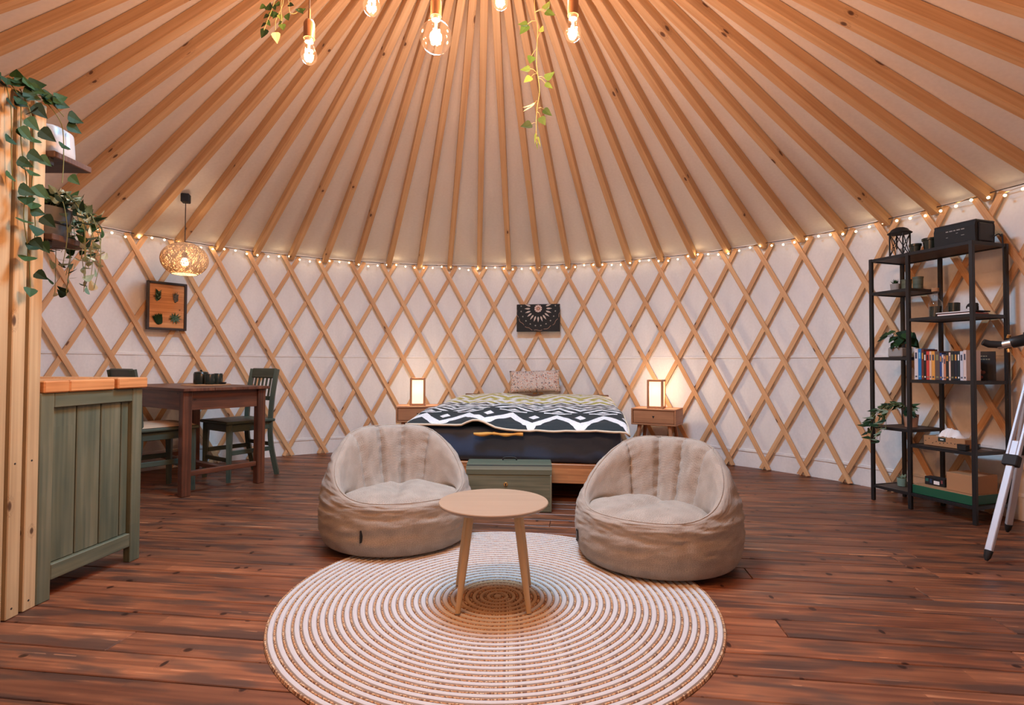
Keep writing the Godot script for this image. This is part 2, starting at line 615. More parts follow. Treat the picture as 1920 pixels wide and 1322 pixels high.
func build_wall():
	var w := setting("wall_round")
	var s := mb()
	var n := 264
	var nz := FastNoiseLite.new(); nz.seed = 3; nz.frequency = 1.6
	var f := func(i: int, j: int):
		var th := TAU * i / n
		var y := -0.03 + 2.17 * j / 24.0
		var d := nz.get_noise_3d(sin(th) * 6.0, y * 1.2, cos(th) * 6.0) * 0.006
		return polar(th, R + 0.026 + d, y)
	sheet(s, n, 24, f, func(i: int, j: int): return Vector2(TAU * i / n * R, 2.17 * j / 24.0), false, true)
	lathe(s, at(0, 0, 0), [Vector2(R + 0.06, -0.03), Vector2(R + 0.06, 2.14)], 96)
	put(s, "canvas", M.canvas, w)
	for y in [0.14, 1.0]:
		s = mb()
		lathe(s, at(0, y, 0), [Vector2(R + 0.03, 0.0), Vector2(R + 0.0195, 0.003), Vector2(R + 0.0195, 0.022), Vector2(R + 0.03, 0.026)], 120)
		put(s, "seam", M.canvas, w)
	s = mb()
	var cab := []
	for k in 265:
		cab.append(polar(TAU * k / 264.0, R - 0.032, 2.034 - 0.006 * absf(sin(k * 0.78))))
	tube(s, cab, 0.0035, 5, false)
	put(s, "tension_cable", M.cord, w)
	# laths: two crossing layers, each bent round the wall
	var meshes := []
	for fam in 2:
		var sgn := 1.0 if fam == 0 else -1.0
		var r_in := R - 0.026 if fam == 0 else R - 0.012
		var r_out := r_in + 0.0125
		for v in 2:
			var st := mb()
			var N := 14
			var hw := 0.0195
			var slope := sgn * (DT * 0.5 * R) / 0.3022   # sideways per metre down
			var dirv := Vector2(slope, -1.0).normalized()
			var nor := Vector2(-dirv.y, dirv.x)
			var y_top := 2.03
			var pts := func(k: int, side: int, r: float):
				var y := y_top - (y_top - 0.004) * k / N
				var x := slope * (1.892 - y)
				var p := Vector2(x, y) + nor * hw * side
				return polar(p.x / R, r, maxf(p.y, 0.002))
			st.set_smooth_group(-1)
			for k in N:
				var u0 := 2.3 * k / N + v * 0.7; var u1 := 2.3 * (k + 1) / N + v * 0.7
				var mid: Vector3 = pts.call(k, 0, R)
				var inw := -Vector3(mid.x, 0, mid.z).normalized()
				for c in [[-1, r_in, 1, r_in], [-1, r_out, 1, r_out], [-1, r_in, -1, r_out], [1, r_in, 1, r_out]]:
					var a: Vector3 = pts.call(k, c[0], c[1]); var b: Vector3 = pts.call(k, c[2], c[3])
					var d: Vector3 = pts.call(k + 1, c[0], c[1]); var e: Vector3 = pts.call(k + 1, c[2], c[3])
					var out := inw if c[1] == r_in and c[3] == r_in else (-inw if c[0] != c[2] else (a - mid))
					var w0 := 0.0; var w1: float = 0.039 if c[0] != c[2] else 0.0125
					quad(st, a, b, e, d, Vector2(u0, w0), Vector2(u0, w1), Vector2(u1, w1), Vector2(u1, w0), out)
			for k in [0, N]:
				quad(st, pts.call(k, -1, r_in), pts.call(k, 1, r_in), pts.call(k, 1, r_out), pts.call(k, -1, r_out), Vector2(), Vector2(0, 0.04), Vector2(0.01, 0.04), Vector2(0.01, 0), Vector3.UP if k == 0 else Vector3.DOWN)
			meshes.append(mesh_of(st))
	for i in range(-32, 34):
		for fam in 2:
			var o := put(meshes[fam * 2 + rng.randi() % 2], "lath", M.lath[rng.randi() % 3], w)
			o.rotation.y = -(T0 + i * DT + rng.randf_range(-0.0015, 0.0015))

# ------------------------------------------------------------------ roof
func roof_foot(th: float) -> Vector3:
	return polar(th, R - 0.03, 1.997)

func roof_top(th: float) -> Vector3:
	return CROWN + polar(th, 0.55, 3.328)

func build_roof():
	var c := setting("ceiling")
	for i in range(-32, 34):
		var th := T0 + i * DT
		var a := roof_foot(th)
		var b := roof_top(th)
		var d := (b - a).normalized()
		var up := d.cross(Vector3(cos(th), 0, sin(th))).normalized()
		if up.y < 0.0:
			up = -up
		var s := mb()
		beam(s, a - d * 0.02 + up * 0.034, b + d * 0.03 + up * 0.034, 0.05, 0.072, 0.003, up)
		put(s, "rafter", M.rafter[rng.randi() % 3], c)
	var s2 := mb()
	var n := 264
	var nz := FastNoiseLite.new(); nz.seed = 8; nz.frequency = 1.3
	var f := func(i: int, j: int):
		var th := T0 + TAU * i / n
		var k := j / 16.0
		var a := roof_foot(th); var b := roof_top(th)
		var d := (b - a).normalized()
		var p := (a - d * 0.12).lerp(b + d * 0.08, k)
		var w := nz.get_noise_3dv(p * 2.2) * 0.008
		return p + Vector3(0, 0.082 + w, 0)
	sheet(s2, n, 16, f, func(i: int, j: int): return Vector2(TAU * i / n * 2.0, 3.3 * j / 16.0), false, true)
	put(s2, "canvas", M.canvas, c)
	s2 = mb()
	var g := func(i: int, j: int): return f.call(i, j) + Vector3(0, 0.05, 0)
	sheet(s2, n, 16, g, func(i: int, j: int): return Vector2(TAU * i / n * 2.0, 3.3 * j / 16.0), true, true)
	put(s2, "outer_canvas", M.canvas, c)
	s2 = mb()
	lathe(s2, at(CROWN.x, 3.30, CROWN.z), [Vector2(0.47, 0.0), Vector2(0.56, 0.0), Vector2(0.56, 0.13), Vector2(0.47, 0.13), Vector2(0.47, 0.0)], 48)
	put(s2, "crown_ring", M.rafter[0], c)
	var d := setting("window_1")
	s2 = mb()
	lathe(s2, at(CROWN.x, 3.43, CROWN.z), [Vector2(0.58, 0.0), Vector2(0.55, 0.06), Vector2(0.42, 0.15), Vector2(0.22, 0.2), Vector2(0.0, 0.215)], 40)
	put(s2, "dome_pane", glowing(Color(0.52, 0.85, 1.0), 2.0), d)

# ------------------------------------------------------------------ fairy lights
func build_fairy_lights():
	var t := thing("fairy_light_string", "string of tiny warm lights running along the top of the lattice wall", "fairy lights")
	var bulb := SphereMesh.new()
	bulb.radius = 0.0095; bulb.height = 0.019; bulb.radial_segments = 10; bulb.rings = 6
	var glow := glowing(Color(1.0, 0.9, 0.72), 4.0)
	var pts := []
	var th := -1.32
	var k := 0
	while th < 1.42:
		var y := 2.0 + 0.012 * sin(th * 40.0) + rng.randf_range(-0.006, 0.006)
		var p := polar(th, R - 0.045 + rng.randf_range(-0.006, 0.006), y)
		put(bulb, "bulb", glow, t, Transform3D(Basis(), p))
		pts.append(p + Vector3(0, 0.014 + rng.randf_range(0, 0.008), 0))
		if k % 3 == 1:
			var l := OmniLight3D.new()
			l.name = "bulb_light"
			l.light_color = Color(1.0, 0.87, 0.68)
			l.light_energy = 0.0035
			l.omni_range = 8.0
			l.omni_attenuation = 2.0
			l.shadow_enabled = true
			l.light_size = 0.01
			l.position = p - Vector3(sin(th), 0, -cos(th)) * 0.014
			t.add_child(l, true)
		th += 0.0285
		k += 1
	var s := mb()
	tube(s, pts, 0.0016, 4)
	put(s, "wire", M.brass, t)

# ------------------------------------------------------------------ rug
func build_rug():
	var c := Vector3(0.305, 0, 0.41)
	var t := thing("round_rug", "round braided rug of white cotton and brown jute rings under the coffee table", "rug", c)
	var n := 30
	var pitch := 0.85 / n
	for k in n:
		var r0 := k * pitch
		var wj := pitch * (0.3 if k > 6 else 0.4)
		var r1 := r0 + pitch - wj
		var s := mb()
		var hgt := 0.011
		if k == 0:
			lathe(s, at(0, 0.0, 0), [Vector2(0, hgt), Vector2(r1 * 0.8, hgt), Vector2(r1, 0.002)].map(func(q): return q), 24)
		else:
			lathe(s, at(0, 0.0, 0), [Vector2(r0 - 0.001, 0.001), Vector2(r0 + 0.003, hgt * 0.85), Vector2((r0 + r1) * 0.5, hgt), Vector2(r1 - 0.003, hgt * 0.85), Vector2(r1 + 0.001, 0.001)], 96)
		put(s, "cotton_ring", M.jute_core if k < 6 else M.cotton, t)
		s = mb()
		var ra := r1
		var rb := r0 + pitch
		lathe(s, at(0, 0.0, 0), [Vector2(ra - 0.001, 0.001), Vector2(ra + wj * 0.25, 0.0082), Vector2(rb - wj * 0.25, 0.0082), Vector2(rb + 0.001, 0.001)], 144, 0.0012, 36 + k * 2)
		put(s, "jute_ring", M.jute, t)

# ------------------------------------------------------------------ bed
func build_bed():
	var yaw := deg_to_rad(-7.2)
	var foot := Vector3(0.36, 0, -1.15)
	# local: x across, -z to the head
	var t := thing("double_bed", "low double bed of thick timber with dark navy fitted sheet", "bed", foot, yaw)
	var s := mb()
	box(s, at(0, 0.195, -0.025), Vector3(1.52, 0.13, 0.045), 0.004, 0)
	put(s, "foot_board", M.bedwood, t)
	for sx in [-1, 1]:
		s = mb()
		box(s, at(0.737 * sx, 0.195, -1.02), Vector3(0.045, 0.13, 1.93), 0.004, 2)
		put(s, "side_rail", M.bedwood, t)
	s = mb()
	box(s, at(0, 0.34, -2.01), Vector3(1.5, 0.57, 0.05), 0.004, 0)
	put(s, "headboard", M.headwood, t)
	for p in [[-0.6, -0.3], [0.6, -0.3], [-0.6, -1.8], [0.6, -1.8]]:
		s = mb()
		box(s, at(p[0], 0.07, p[1]), Vector3(0.09, 0.14, 0.09), 0.004, 1)
		put(s, "leg", M.bedwood, t)
	s = mb()
	box(s, at(0, 0.235, -1.0), Vector3(1.43, 0.03, 1.92), 0.002)
	put(s, "slat_base", M.bedwood, t)
	# mattress: rounded block with pulled folds at the foot corner
	s = mb()
	var nz := FastNoiseLite.new(); nz.seed = 12; nz.frequency = 1.0
	var prof := []
	for k in 15:
		var a := PI * 0.5 * clampf((k - 1) / 4.0, 0, 1)
		if k <= 5:
			prof.append(Vector2(sin(a) * 0.05 - 0.05, 0.26 + 0.05 - cos(a) * 0.05 if k > 0 else 0.26))
		elif k <= 9:
			prof.append(Vector2(0, 0.31 + (k - 5) * 0.035))
		else:
			var b := PI * 0.5 * (k - 9) / 5.0
			prof.append(Vector2(cos(b) * 0.05 - 0.05, 0.45 + sin(b) * 0.05))
	var around := []
	var cw := 0.74
	var cd := 0.985
	for k in 200:
		# rounded rectangle, parameter by perimeter
		var q := k / 200.0 * 4.0
		var side := int(q)
		var f := q - side
		var p := [Vector2(lerpf(-cw, cw, f), cd), Vector2(cw, lerpf(cd, -cd, f)), Vector2(lerpf(cw, -cw, f), -cd), Vector2(-cw, lerpf(-cd, cd, f))][side] as Vector2
		around.append(p)
	var fn := func(i: int, j: int):
		var p: Vector2 = around[i]
		var q: Vector2 = prof[j]
		var k := Vector2(cw - 0.06, cd - 0.06)
		var e := Vector2(clampf(p.x, -k.x, k.x), clampf(p.y, -k.y, k.y))
		var o := (p - e)
		o = o.normalized() * 0.06 if o.length() > 0.0 else Vector2()
		var r := 0.06 + q.x
		var w := 0.0
		if p.y > cd - 0.01:
			var kx := (p.x - 0.25) / 0.5
			var ridge := sin((p.x * 1.0 + q.y * 1.7) * 34.0) * smoothstep(0.0, 1.0, kx)
			w = ridge * 0.011 + nz.get_noise_2d(p.x * 3.0, q.y * 14.0) * 0.006
		return Vector3(e.x, q.y, e.y - 0.995) + Vector3(o.x, 0, o.y) / 0.06 * (r + w)
	sheet(s, 200, 14, fn, func(i: int, j: int): return Vector2(i * 0.03, j * 0.03), true, true)
	box(s, at(0, 0.478, -0.995), Vector3(1.42, 0.04, 1.9), 0.004)
	put(s, "mattress", M.sheet, t)
	# bedspread
	var sp := thing("bedspread", "black, white and mustard geometric bedspread spread over the low bed", "bedspread", foot, yaw)
	var top := func(i: int, j: int):
		var u := -1.0 + 2.0 * i / 80.0
		var v := j / 90.0
		var x := u * 0.795 + 0.01
		var z := 0.035 - v * 1.97
		var y := 0.519 + 0.055 * smoothstep(0.0, 0.32, v) + 0.012 * smoothstep(0.0, 0.06, v)
		# pillows under the cloth near the head
		var pv := smoothstep(0.52, 0.76, v) * (1.0 - 0.45 * smoothstep(0.93, 1.0, v))
		var dip := 1.0 - 0.45 * exp(-pow((u + 0.02) / 0.13, 2.0))
		y += 0.058 * pv * dip * (1.0 - 0.8 * pow(absf(u), 6.0))
		# loose folds
		y += nz.get_noise_2d(x * 1.6, z * 1.4) * 0.012 + nz.get_noise_2d(x * 5.0 + 9.0, z * 3.0) * 0.006
		y += 0.03 * exp(-pow((u - (-0.32 + v * 0.3)) / 0.16, 2.0)) * (1.0 - smoothstep(0.35, 0.6, v))
		y += 0.018 * exp(-pow((u - 0.35 + v * 0.2) / 0.2, 2.0)) * (1.0 - smoothstep(0.4, 0.7, v)) * v
		# edge at the foot drops a little, sides hang over
		y -= 0.024 * (1.0 - smoothstep(0.0, 0.05, v)) * (1.0 - exp(-pow((u + 0.33) / 0.13, 2.0)) * 1.3)
		var over := maxf(0.0, absf(u) - 0.93) / 0.07
		y -= over * over * (0.035 if u < 0.0 else 0.05) * (0.4 + 0.6 * v)
		x -= signf(u) * over * over * 0.02
		z += 0.03 * nz.get_noise_1d(u * 1.7) + 0.02 * u
		if absf(x) < 0.765 and z < 0.02:
			y = maxf(y, 0.5185)
		elif z < 0.03:
			z = maxf(z, 0.02) if absf(x) < 0.765 else z
		return Vector3(x, y, z)
	s = mb()
	sheet(s, 80, 90, top, func(i: int, j: int): return Vector2(i / 80.0, j / 90.0 * 0.985))
	put(s, "top_layer", M.spread, sp)
	s = mb()
	sheet(s, 80, 90, func(i: int, j: int): return top.call(i, j) + Vector3(0, -0.012, 0), func(i: int, j: int): return Vector2(i, j) * 0.02, true)
	put(s, "back_layer", M.hem, sp)
	var rim := []
	for i in range(0, 81, 2):
		rim.append(top.call(i, 0) + Vector3(0, -0.006, 0.002))
	for j in range(3, 91, 3):
		rim.append(top.call(80, j) + Vector3(0.002, -0.006, 0))
	for i in range(78, -1, -2):
		rim.append(top.call(i, 90) + Vector3(0, -0.006, -0.002))
	for j in range(87, -1, -3):
		rim.append(top.call(0, j) + Vector3(-0.002, -0.006, 0))
	s = mb()
	tube(s, rim, 0.0085, 6)
	put(s, "hem", M.hem, sp)
	# tucked blanket peeping out below the fold
	var bl := thing("folded_blanket", "mustard blanket corner peeping out under the bedspread edge", "blanket", foot, yaw)
	s = mb()
	var roll := func(i: int, j: int):
		var a := TAU * i / 20.0
		var x := -0.26 + 0.34 * j / 24.0
		var r := 0.021 * (0.55 + 0.45 * sin(PI * clampf(j / 9.0, 0, 1)) if j < 10 else 0.75 + 0.15 * sin(j * 0.9))
		return Vector3(x, 0.458 - 0.004 * sin(j * 0.5) + r * 0.7 * sin(a), 0.03 + r * 0.8 * cos(a))
	sheet(s, 20, 24, roll, func(i: int, j: int): return Vector2(i, j) * 0.02, false, true)
	put(s, "roll", M.lining, bl)
	# patterned cushion leaning on the wall
	var pl := thing("patterned_pillow", "small floral pillow standing on the headboard against the lattice wall", "pillow", foot + Vector3(0.235, 0.63, -1.985), deg_to_rad(-6))
	s = mb()
	for side in [1.0, -1.0]:
		var pf := func(i: int, j: int):
			var u := -1.0 + i / 12.0
			var v := -1.0 + j / 8.0
			var b := (1.0 - pow(absf(u), 3.5)) * (1.0 - pow(absf(v), 3.5))
			var pinch := 1.0 - 0.07 * (1.0 - u * u) * absf(v) - 0.05 * (1.0 - v * v) * absf(u)
			return Vector3(u * 0.27 * pinch, v * 0.128 * pinch, side * 0.075 * sqrt(maxf(b, 0.0)))
		sheet(s, 24, 16, pf, func(i: int, j: int): return Vector2(i / 24.0, j / 16.0 * 0.6), side > 0.0)
	put(s, "cover", M.floral, pl, turned(Vector3(0, 0.125, -0.045), 0, deg_to_rad(-22), deg_to_rad(2)))

# ------------------------------------------------------------------ night tables and lamps
func build_nightstands():
	for k in 2:
		var p := Vector3(-0.575, 0, -2.86) if k == 0 else Vector3(1.755, 0, -2.66)
		var yaw := deg_to_rad(9.0) if k == 0 else deg_to_rad(-29.0)
		var t := thing("nightstand", ["oak bedside table with one drawer beside the double bed, half hidden by it", "oak bedside table on splayed legs, standing free of the bed by the shelf side"][k], "nightstand", p, yaw, "bedside tables")
		var w := 0.42
		var d := 0.31
		var y0 := 0.37
		var y1 := 0.525
		var s := mb()
		box(s, at(0, y1 - 0.008, 0), Vector3(w, 0.016, d), 0.003, 0)
		put(s, "top", M.oak, t)
		s = mb()
		box(s, at(0, y0 + 0.008, 0), Vector3(w, 0.016, d), 0.003, 0)
		put(s, "bottom_panel", M.oak, t)
		for sx in [-1, 1]:
			s = mb()
			box(s, at(sx * (w / 2 - 0.008), (y0 + y1) / 2, 0), Vector3(0.016, y1 - y0 - 0.032, d), 0.002, 2)
			put(s, "side_panel", M.oak, t)
		s = mb()
		box(s, at(0, (y0 + y1) / 2, -d / 2 + 0.008), Vector3(w - 0.034, y1 - y0 - 0.034, 0.012), 0.002, 0)
		put(s, "back_panel", M.oak, t)
		s = mb()
		box(s, at(0, (y0 + y1) / 2, d / 2 - 0.018), Vector3(w - 0.038, y1 - y0 - 0.038, 0.02), 0.003, 0)
		var dr := put(s, "drawer", M.oak, t)
		s = mb()
		prism(s, at(0, (y0 + y1) / 2, d / 2 - 0.0075), PackedVector2Array([Vector2(-0.012, 0.01), Vector2(0.012, 0.01), Vector2(0.0, -0.014)]), 0.003)
		put(s, "finger_hole", M.blackmatte, dr)
		for sx in [-1.0, 1.0]:
			for sz in [-1.0, 1.0]:
				s = mb()
				tube(s, [Vector3(sx * (w / 2 - 0.07), y0, sz * (d / 2 - 0.05)), Vector3(sx * (w / 2 - 0.02), 0.0, sz * (d / 2 - 0.015))], [0.02, 0.012], 12)
				put(s, "leg", M.oak, t)
		# lamp
		var lp: Vector3 = t.transform * (Vector3(-0.005, y1, 0.0) if k == 0 else Vector3(0.0, y1, 0.03))
		var l := thing("table_lamp", ["glowing square paper lamp in a wooden frame, turned face on, on bedside table", "glowing square paper lamp in a wooden frame, turned to show its side"][k], "lamp", lp, yaw + (0.0 if k == 0 else deg_to_rad(4.0)), "paper table lamps")
		var a := 0.065
		var h := 0.27
		for sx in [-1, 1]:
			for sz in [-1, 1]:
				s = mb()
				box(s, at(sx * a, h / 2, sz * a), Vector3(0.021, h, 0.021), 0.002, 1)
				put(s, "post", M.oak, l)
		for y in [0.012, h - 0.008]:
			for sx in [-1, 1]:
				s = mb()
				box(s, at(sx * a, y, 0), Vector3(0.016, 0.018, 2 * a - 0.013), 0.002, 2)
				put(s, "rail", M.oak, l)
				s = mb()
				box(s, at(0, y, sx * a), Vector3(2 * a - 0.013, 0.018, 0.016), 0.002, 0)
				put(s, "rail", M.oak, l)
		s = mb()
		box(s, at(0, 0.004, 0), Vector3(0.12, 0.006, 0.12), 0.001)
		put(s, "base", M.oak, l)
		var pap := glowing(Color(1.0, 0.9, 0.76), 0.7)
		pap.backlight_enabled = true
		pap.backlight = Color(0.3, 0.26, 0.2)
		s = mb()
		for q in 4:
			box(s, turned(Vector3(0, h / 2, 0) + Vector3(a * sin(q * PI / 2), 0, a * cos(q * PI / 2)), q * PI / 2), Vector3(2 * a - 0.012, h - 0.03, 0.0015), 0.0)
		put(s, "paper_lamp_shade", pap, l)
		s = mb()
		lathe(s, at(0, 0.008, 0), [Vector2(0.012, 0), Vector2(0.012, 0.05), Vector2(0.024, 0.07), Vector2(0.028, 0.1), Vector2(0.016, 0.13), Vector2(0, 0.136)], 16)
		put(s, "lamp_bulb", glowing(Color(1.0, 0.86, 0.66), 6.0), l)
		var o := OmniLight3D.new()
		o.name = "lamp_light"
		o.light_color = Color(1.0, 0.86, 0.7)
		o.light_energy = 0.2
		o.light_size = 0.04
		o.omni_range = 9.0
		o.omni_attenuation = 2.0
		o.shadow_enabled = true
		o.position = Vector3(0, 0.17, 0)
		l.add_child(o)

# ------------------------------------------------------------------ trunk at the foot of the bed
func build_trunk():
	var t := thing("storage_trunk", "old green wooden trunk with a keyhole at the foot of the bed", "trunk", Vector3(0.345, 0, -0.995), deg_to_rad(-1.5))
	var w := 0.535
	var d := 0.25
	var s := mb()
	box(s, at(0, 0.118, 0), Vector3(w, 0.236, d), 0.005, 0)
	put(s, "body", M.trunk, t)
	s = mb()
	prism(s, Transform3D(Basis(Vector3.FORWARD, Vector3.UP, Vector3.RIGHT), Vector3(0, 0.2365, 0)), PackedVector2Array([Vector2(-0.127, 0.0), Vector2(0.127, 0.0), Vector2(0.127, 0.03), Vector2(0.118, 0.05), Vector2(0.09, 0.06), Vector2(0, 0.065), Vector2(-0.09, 0.06), Vector2(-0.118, 0.05), Vector2(-0.127, 0.03)]), w + 0.008)
	put(s, "lid", M.trunk, t)
	for sx in [-1, 1]:
		s = mb()
		box(s, at(sx * (w / 2 - 0.002), 0.118, 0), Vector3(0.012, 0.232, d + 0.008), 0.003, 1)
		put(s, "end_board", M.trunk, t)
	s = mb()
	lathe(s, Transform3D(Basis(Vector3.RIGHT, PI / 2), Vector3(-0.02, 0.175, d / 2)), [Vector2(0.0, 0.003), Vector2(0.012, 0.003), Vector2(0.014, 0.0)], 16)
	var lock := put(s, "lock_plate", M.brass, t)
	s = mb()
	prism(s, at(-0.02, 0.172, d / 2 + 0.0035), PackedVector2Array([Vector2(-0.004, -0.008), Vector2(0.004, -0.008), Vector2(0.003, 0.002), Vector2(0.005, 0.006), Vector2(0, 0.01), Vector2(-0.005, 0.006), Vector2(-0.003, 0.002)]), 0.0015)
	put(s, "keyhole", M.blackmatte, lock)
	s = mb()
	tube(s, curve([Vector3(-0.045, 0.3, -0.03), Vector3(-0.035, 0.318, -0.03), Vector3(0.035, 0.318, -0.03), Vector3(0.045, 0.3, -0.03)], 5), 0.005, 8)
	put(s, "handle", M.blackmatte, t)

# ------------------------------------------------------------------ bean bags
func bean_point(ph: float, sp: float, nz: FastNoiseLite) -> Vector3:
	# ph 0 = front; sp 0..1 runs base middle -> outside -> rim -> inside -> seat middle
	var c := cos(ph)
	var w := smoothstep(-0.92, 0.92, -c)
	var hr := lerpf(0.258, 0.565, w)
	var rr := lerpf(0.368, 0.265, w)
	var rc := lerpf(0.335, 0.135, smoothstep(-0.6, 0.9, -c))
	var hc := lerpf(0.256, 0.225, w)
	var P := [
		Vector2(0.0, 0.0), Vector2(0.2, 0.0), Vector2(0.345, 0.004), Vector2(0.386, 0.04), Vector2(0.400, 0.12), Vector2(lerpf(0.396, 0.402, w), 0.19),
		Vector2(lerpf(0.391, 0.392, w), lerpf(0.228, 0.30, w)), Vector2(lerpf(0.384, 0.352, w), lerpf(0.246, 0.43, w)), Vector2(lerpf(0.377, 0.308, w), hr - lerpf(0.004, 0.028, w)), Vector2(rr, hr),
		Vector2(lerpf(0.356, 0.218, w), hr - lerpf(0.004, 0.022, w)), Vector2(lerpf(0.348, 0.188, w), lerpf(0.253, 0.43, w)), Vector2(lerpf(0.341, 0.168, w), lerpf(0.254, 0.30, w)), Vector2(rc, hc),
		Vector2(rc * 0.86, hc + lerpf(0.016, 0.028, w)), Vector2(rc * 0.5, 0.288), Vector2(0.0, 0.282)]
	var x := sp * (P.size() - 1)
	var i := mini(int(x), P.size() - 2)
	var q: Vector2 = P[i].cubic_interpolate(P[i + 1], P[maxi(i - 1, 0)], P[mini(i + 2, P.size() - 1)], x - i)
	var pos := Vector3(q.x * sin(ph), q.y, q.x * c)
	var nrm := Vector3(sin(ph), 0.15, c)
	var k := x
	if k > 2.5 and k < 9.0:      # outside: slack cloth in fine sideways folds
		var a := smoothstep(2.5, 4.0, k) * (1.0 - smoothstep(7.5, 9.0, k))
		pos += nrm * a * (nz.get_noise_3d(pos.x * 2.0, pos.y * 16.0, pos.z * 2.0) * 0.011 + nz.get_noise_3d(pos.x * 7.0, pos.y * 40.0 + pos.x * 6.0, pos.z * 7.0) * 0.007)
		for sm in [0.62, -0.62, 2.3, -2.3]:
			var dd := wrapf(ph - sm, -PI, PI)
			pos -= nrm * 0.006 * exp(-pow(dd / 0.03, 2.0)) * a
	if k >= 8.0 and k < 13.2:    # back: pleats that run down to the seat
		var a2 := smoothstep(8.0, 9.5, k) * (1.0 - smoothstep(12.4, 13.2, k)) * smoothstep(-0.2, 0.5, -c)
		var groove := 0.0
		for sm in [PI - 0.28, PI + 0.28, PI - 0.92, PI + 0.92]:
			var dd := wrapf(ph - sm, -PI, PI)
			groove += exp(-pow(dd / 0.085, 2.0)) * (1.1 + 0.25 * sin(k * 14.0 + sm * 5.0)) + 0.7 * exp(-pow(dd / 0.026, 2.0))
		pos -= Vector3(-sin(ph), 0.25, -c) * groove * 0.016 * a2
		pos += Vector3(-sin(ph), 0.2, -c) * a2 * (nz.get_noise_3d(pos.x * 9.0, pos.y * 5.0, pos.z * 3.0) * 0.012)
	if k >= 12.0:
		var a3 := smoothstep(12.6, 13.8, k)
		pos.y += a3 * (nz.get_noise_2d(pos.x * 5.0, pos.z * 4.0) * 0.012 - 0.022 * exp(-pow((pos.x + pos.z * 0.3) / 0.035, 2.0)))
	var shift := smoothstep(10.5, 13.0, k) * 0.03
	pos.z += shift
	return pos

func build_bean_bags():
	for b in 2:
		var p := Vector3(-0.255, 0.0, -0.345) if b == 0 else Vector3(1.066, 0.0, -0.075)
		var yaw := deg_to_rad(22.0) if b == 0 else deg_to_rad(-33.0)
		var t := thing("bean_bag_chair", ["beige fabric bean bag chair behind the coffee table, its tag facing the slat screen side", "beige fabric bean bag chair between the rug and the metal shelf, with puffy two-lobed seat"][b], "bean bag", p, yaw, "bean bag chairs")
		var nz := FastNoiseLite.new(); nz.seed = 30 + b; nz.frequency = 1.0
		var NU := 120
		var NV := 112
		t.scale = Vector3(1, 1, 1) if b == 0 else Vector3(0.985, 0.955, 0.985)
		var fn := func(i: int, j: int): return bean_point(TAU * i / NU, float(j) / NV, nz)
		var uvf := func(i: int, j: int): return Vector2(float(i) / NU * 2.3, float(j) / NV * 1.6)
		var j1 := 63      # rim
		var j2 := 91      # crease between back and seat
		var s := mb()
		sheet(s, NU, j1, fn, uvf, true, true)
		put(s, "side_panel", M.bean, t, at(0, 0.0125, 0))
		var cuts := [17, 42, 55, 65, 78, 103]
		for k in cuts.size():
			var i0: int = cuts[k]
			var i1: int = cuts[(k + 1) % cuts.size()]
			if i1 < i0:
				i1 += NU
			s = mb()
			sheet(s, i1, j2, func(i: int, j: int): return bean_point(TAU * (i % NU) / NU, float(j) / NV, nz), uvf, true, false, j1, i0)
			put(s, "back_panel", M.bean, t, at(0, 0.0125, 0))
		s = mb()
		sheet(s, NU, NV, fn, func(i: int, j: int):
			var q: Vector3 = fn.call(i % NU, j)
			return Vector2(q.x, q.z), true, true, j2)
		put(s, "seat_panel", M.bean, t, at(0, 0.0125, 0))
		# piping along the rim
		var rim := []
		for i in range(0, NU + 1, 2):
			rim.append(bean_point(TAU * (i % NU) / NU, float(j1) / NV, nz) + Vector3(0, 0.0135, 0))
		s = mb()
		tube(s, rim, 0.0035, 6, false)
		put(s, "piping", M.bean, t)
		var ph := -0.6 if b == 0 else -0.84
		var q := bean_point(ph, 0.25, nz)
		s = mb()
		box(s, turned(q + Vector3(sin(ph), 0, cos(ph)) * 0.006 + Vector3(0, 0.008, 0), ph + (1.2 if b == 0 else 0.1)), Vector3(0.022, 0.058, 0.003), 0.0005)
		var tag := put(s, "tag", M.blackmatte, t)
		tag.set_meta("label", "small black sewn-in tag")
		if b == 1:
			s = mb()
			var base := turned(q + Vector3(sin(ph), 0, cos(ph)) * 0.006 + Vector3(0, 0.008, 0), ph + 0.1)
			for k in 6:
				box(s, base * at(0.0, -0.018 + k * 0.007, 0.002), Vector3(0.006, 0.0045, 0.0006), 0.0)
			put(s, "tag_print", M.grey, tag)

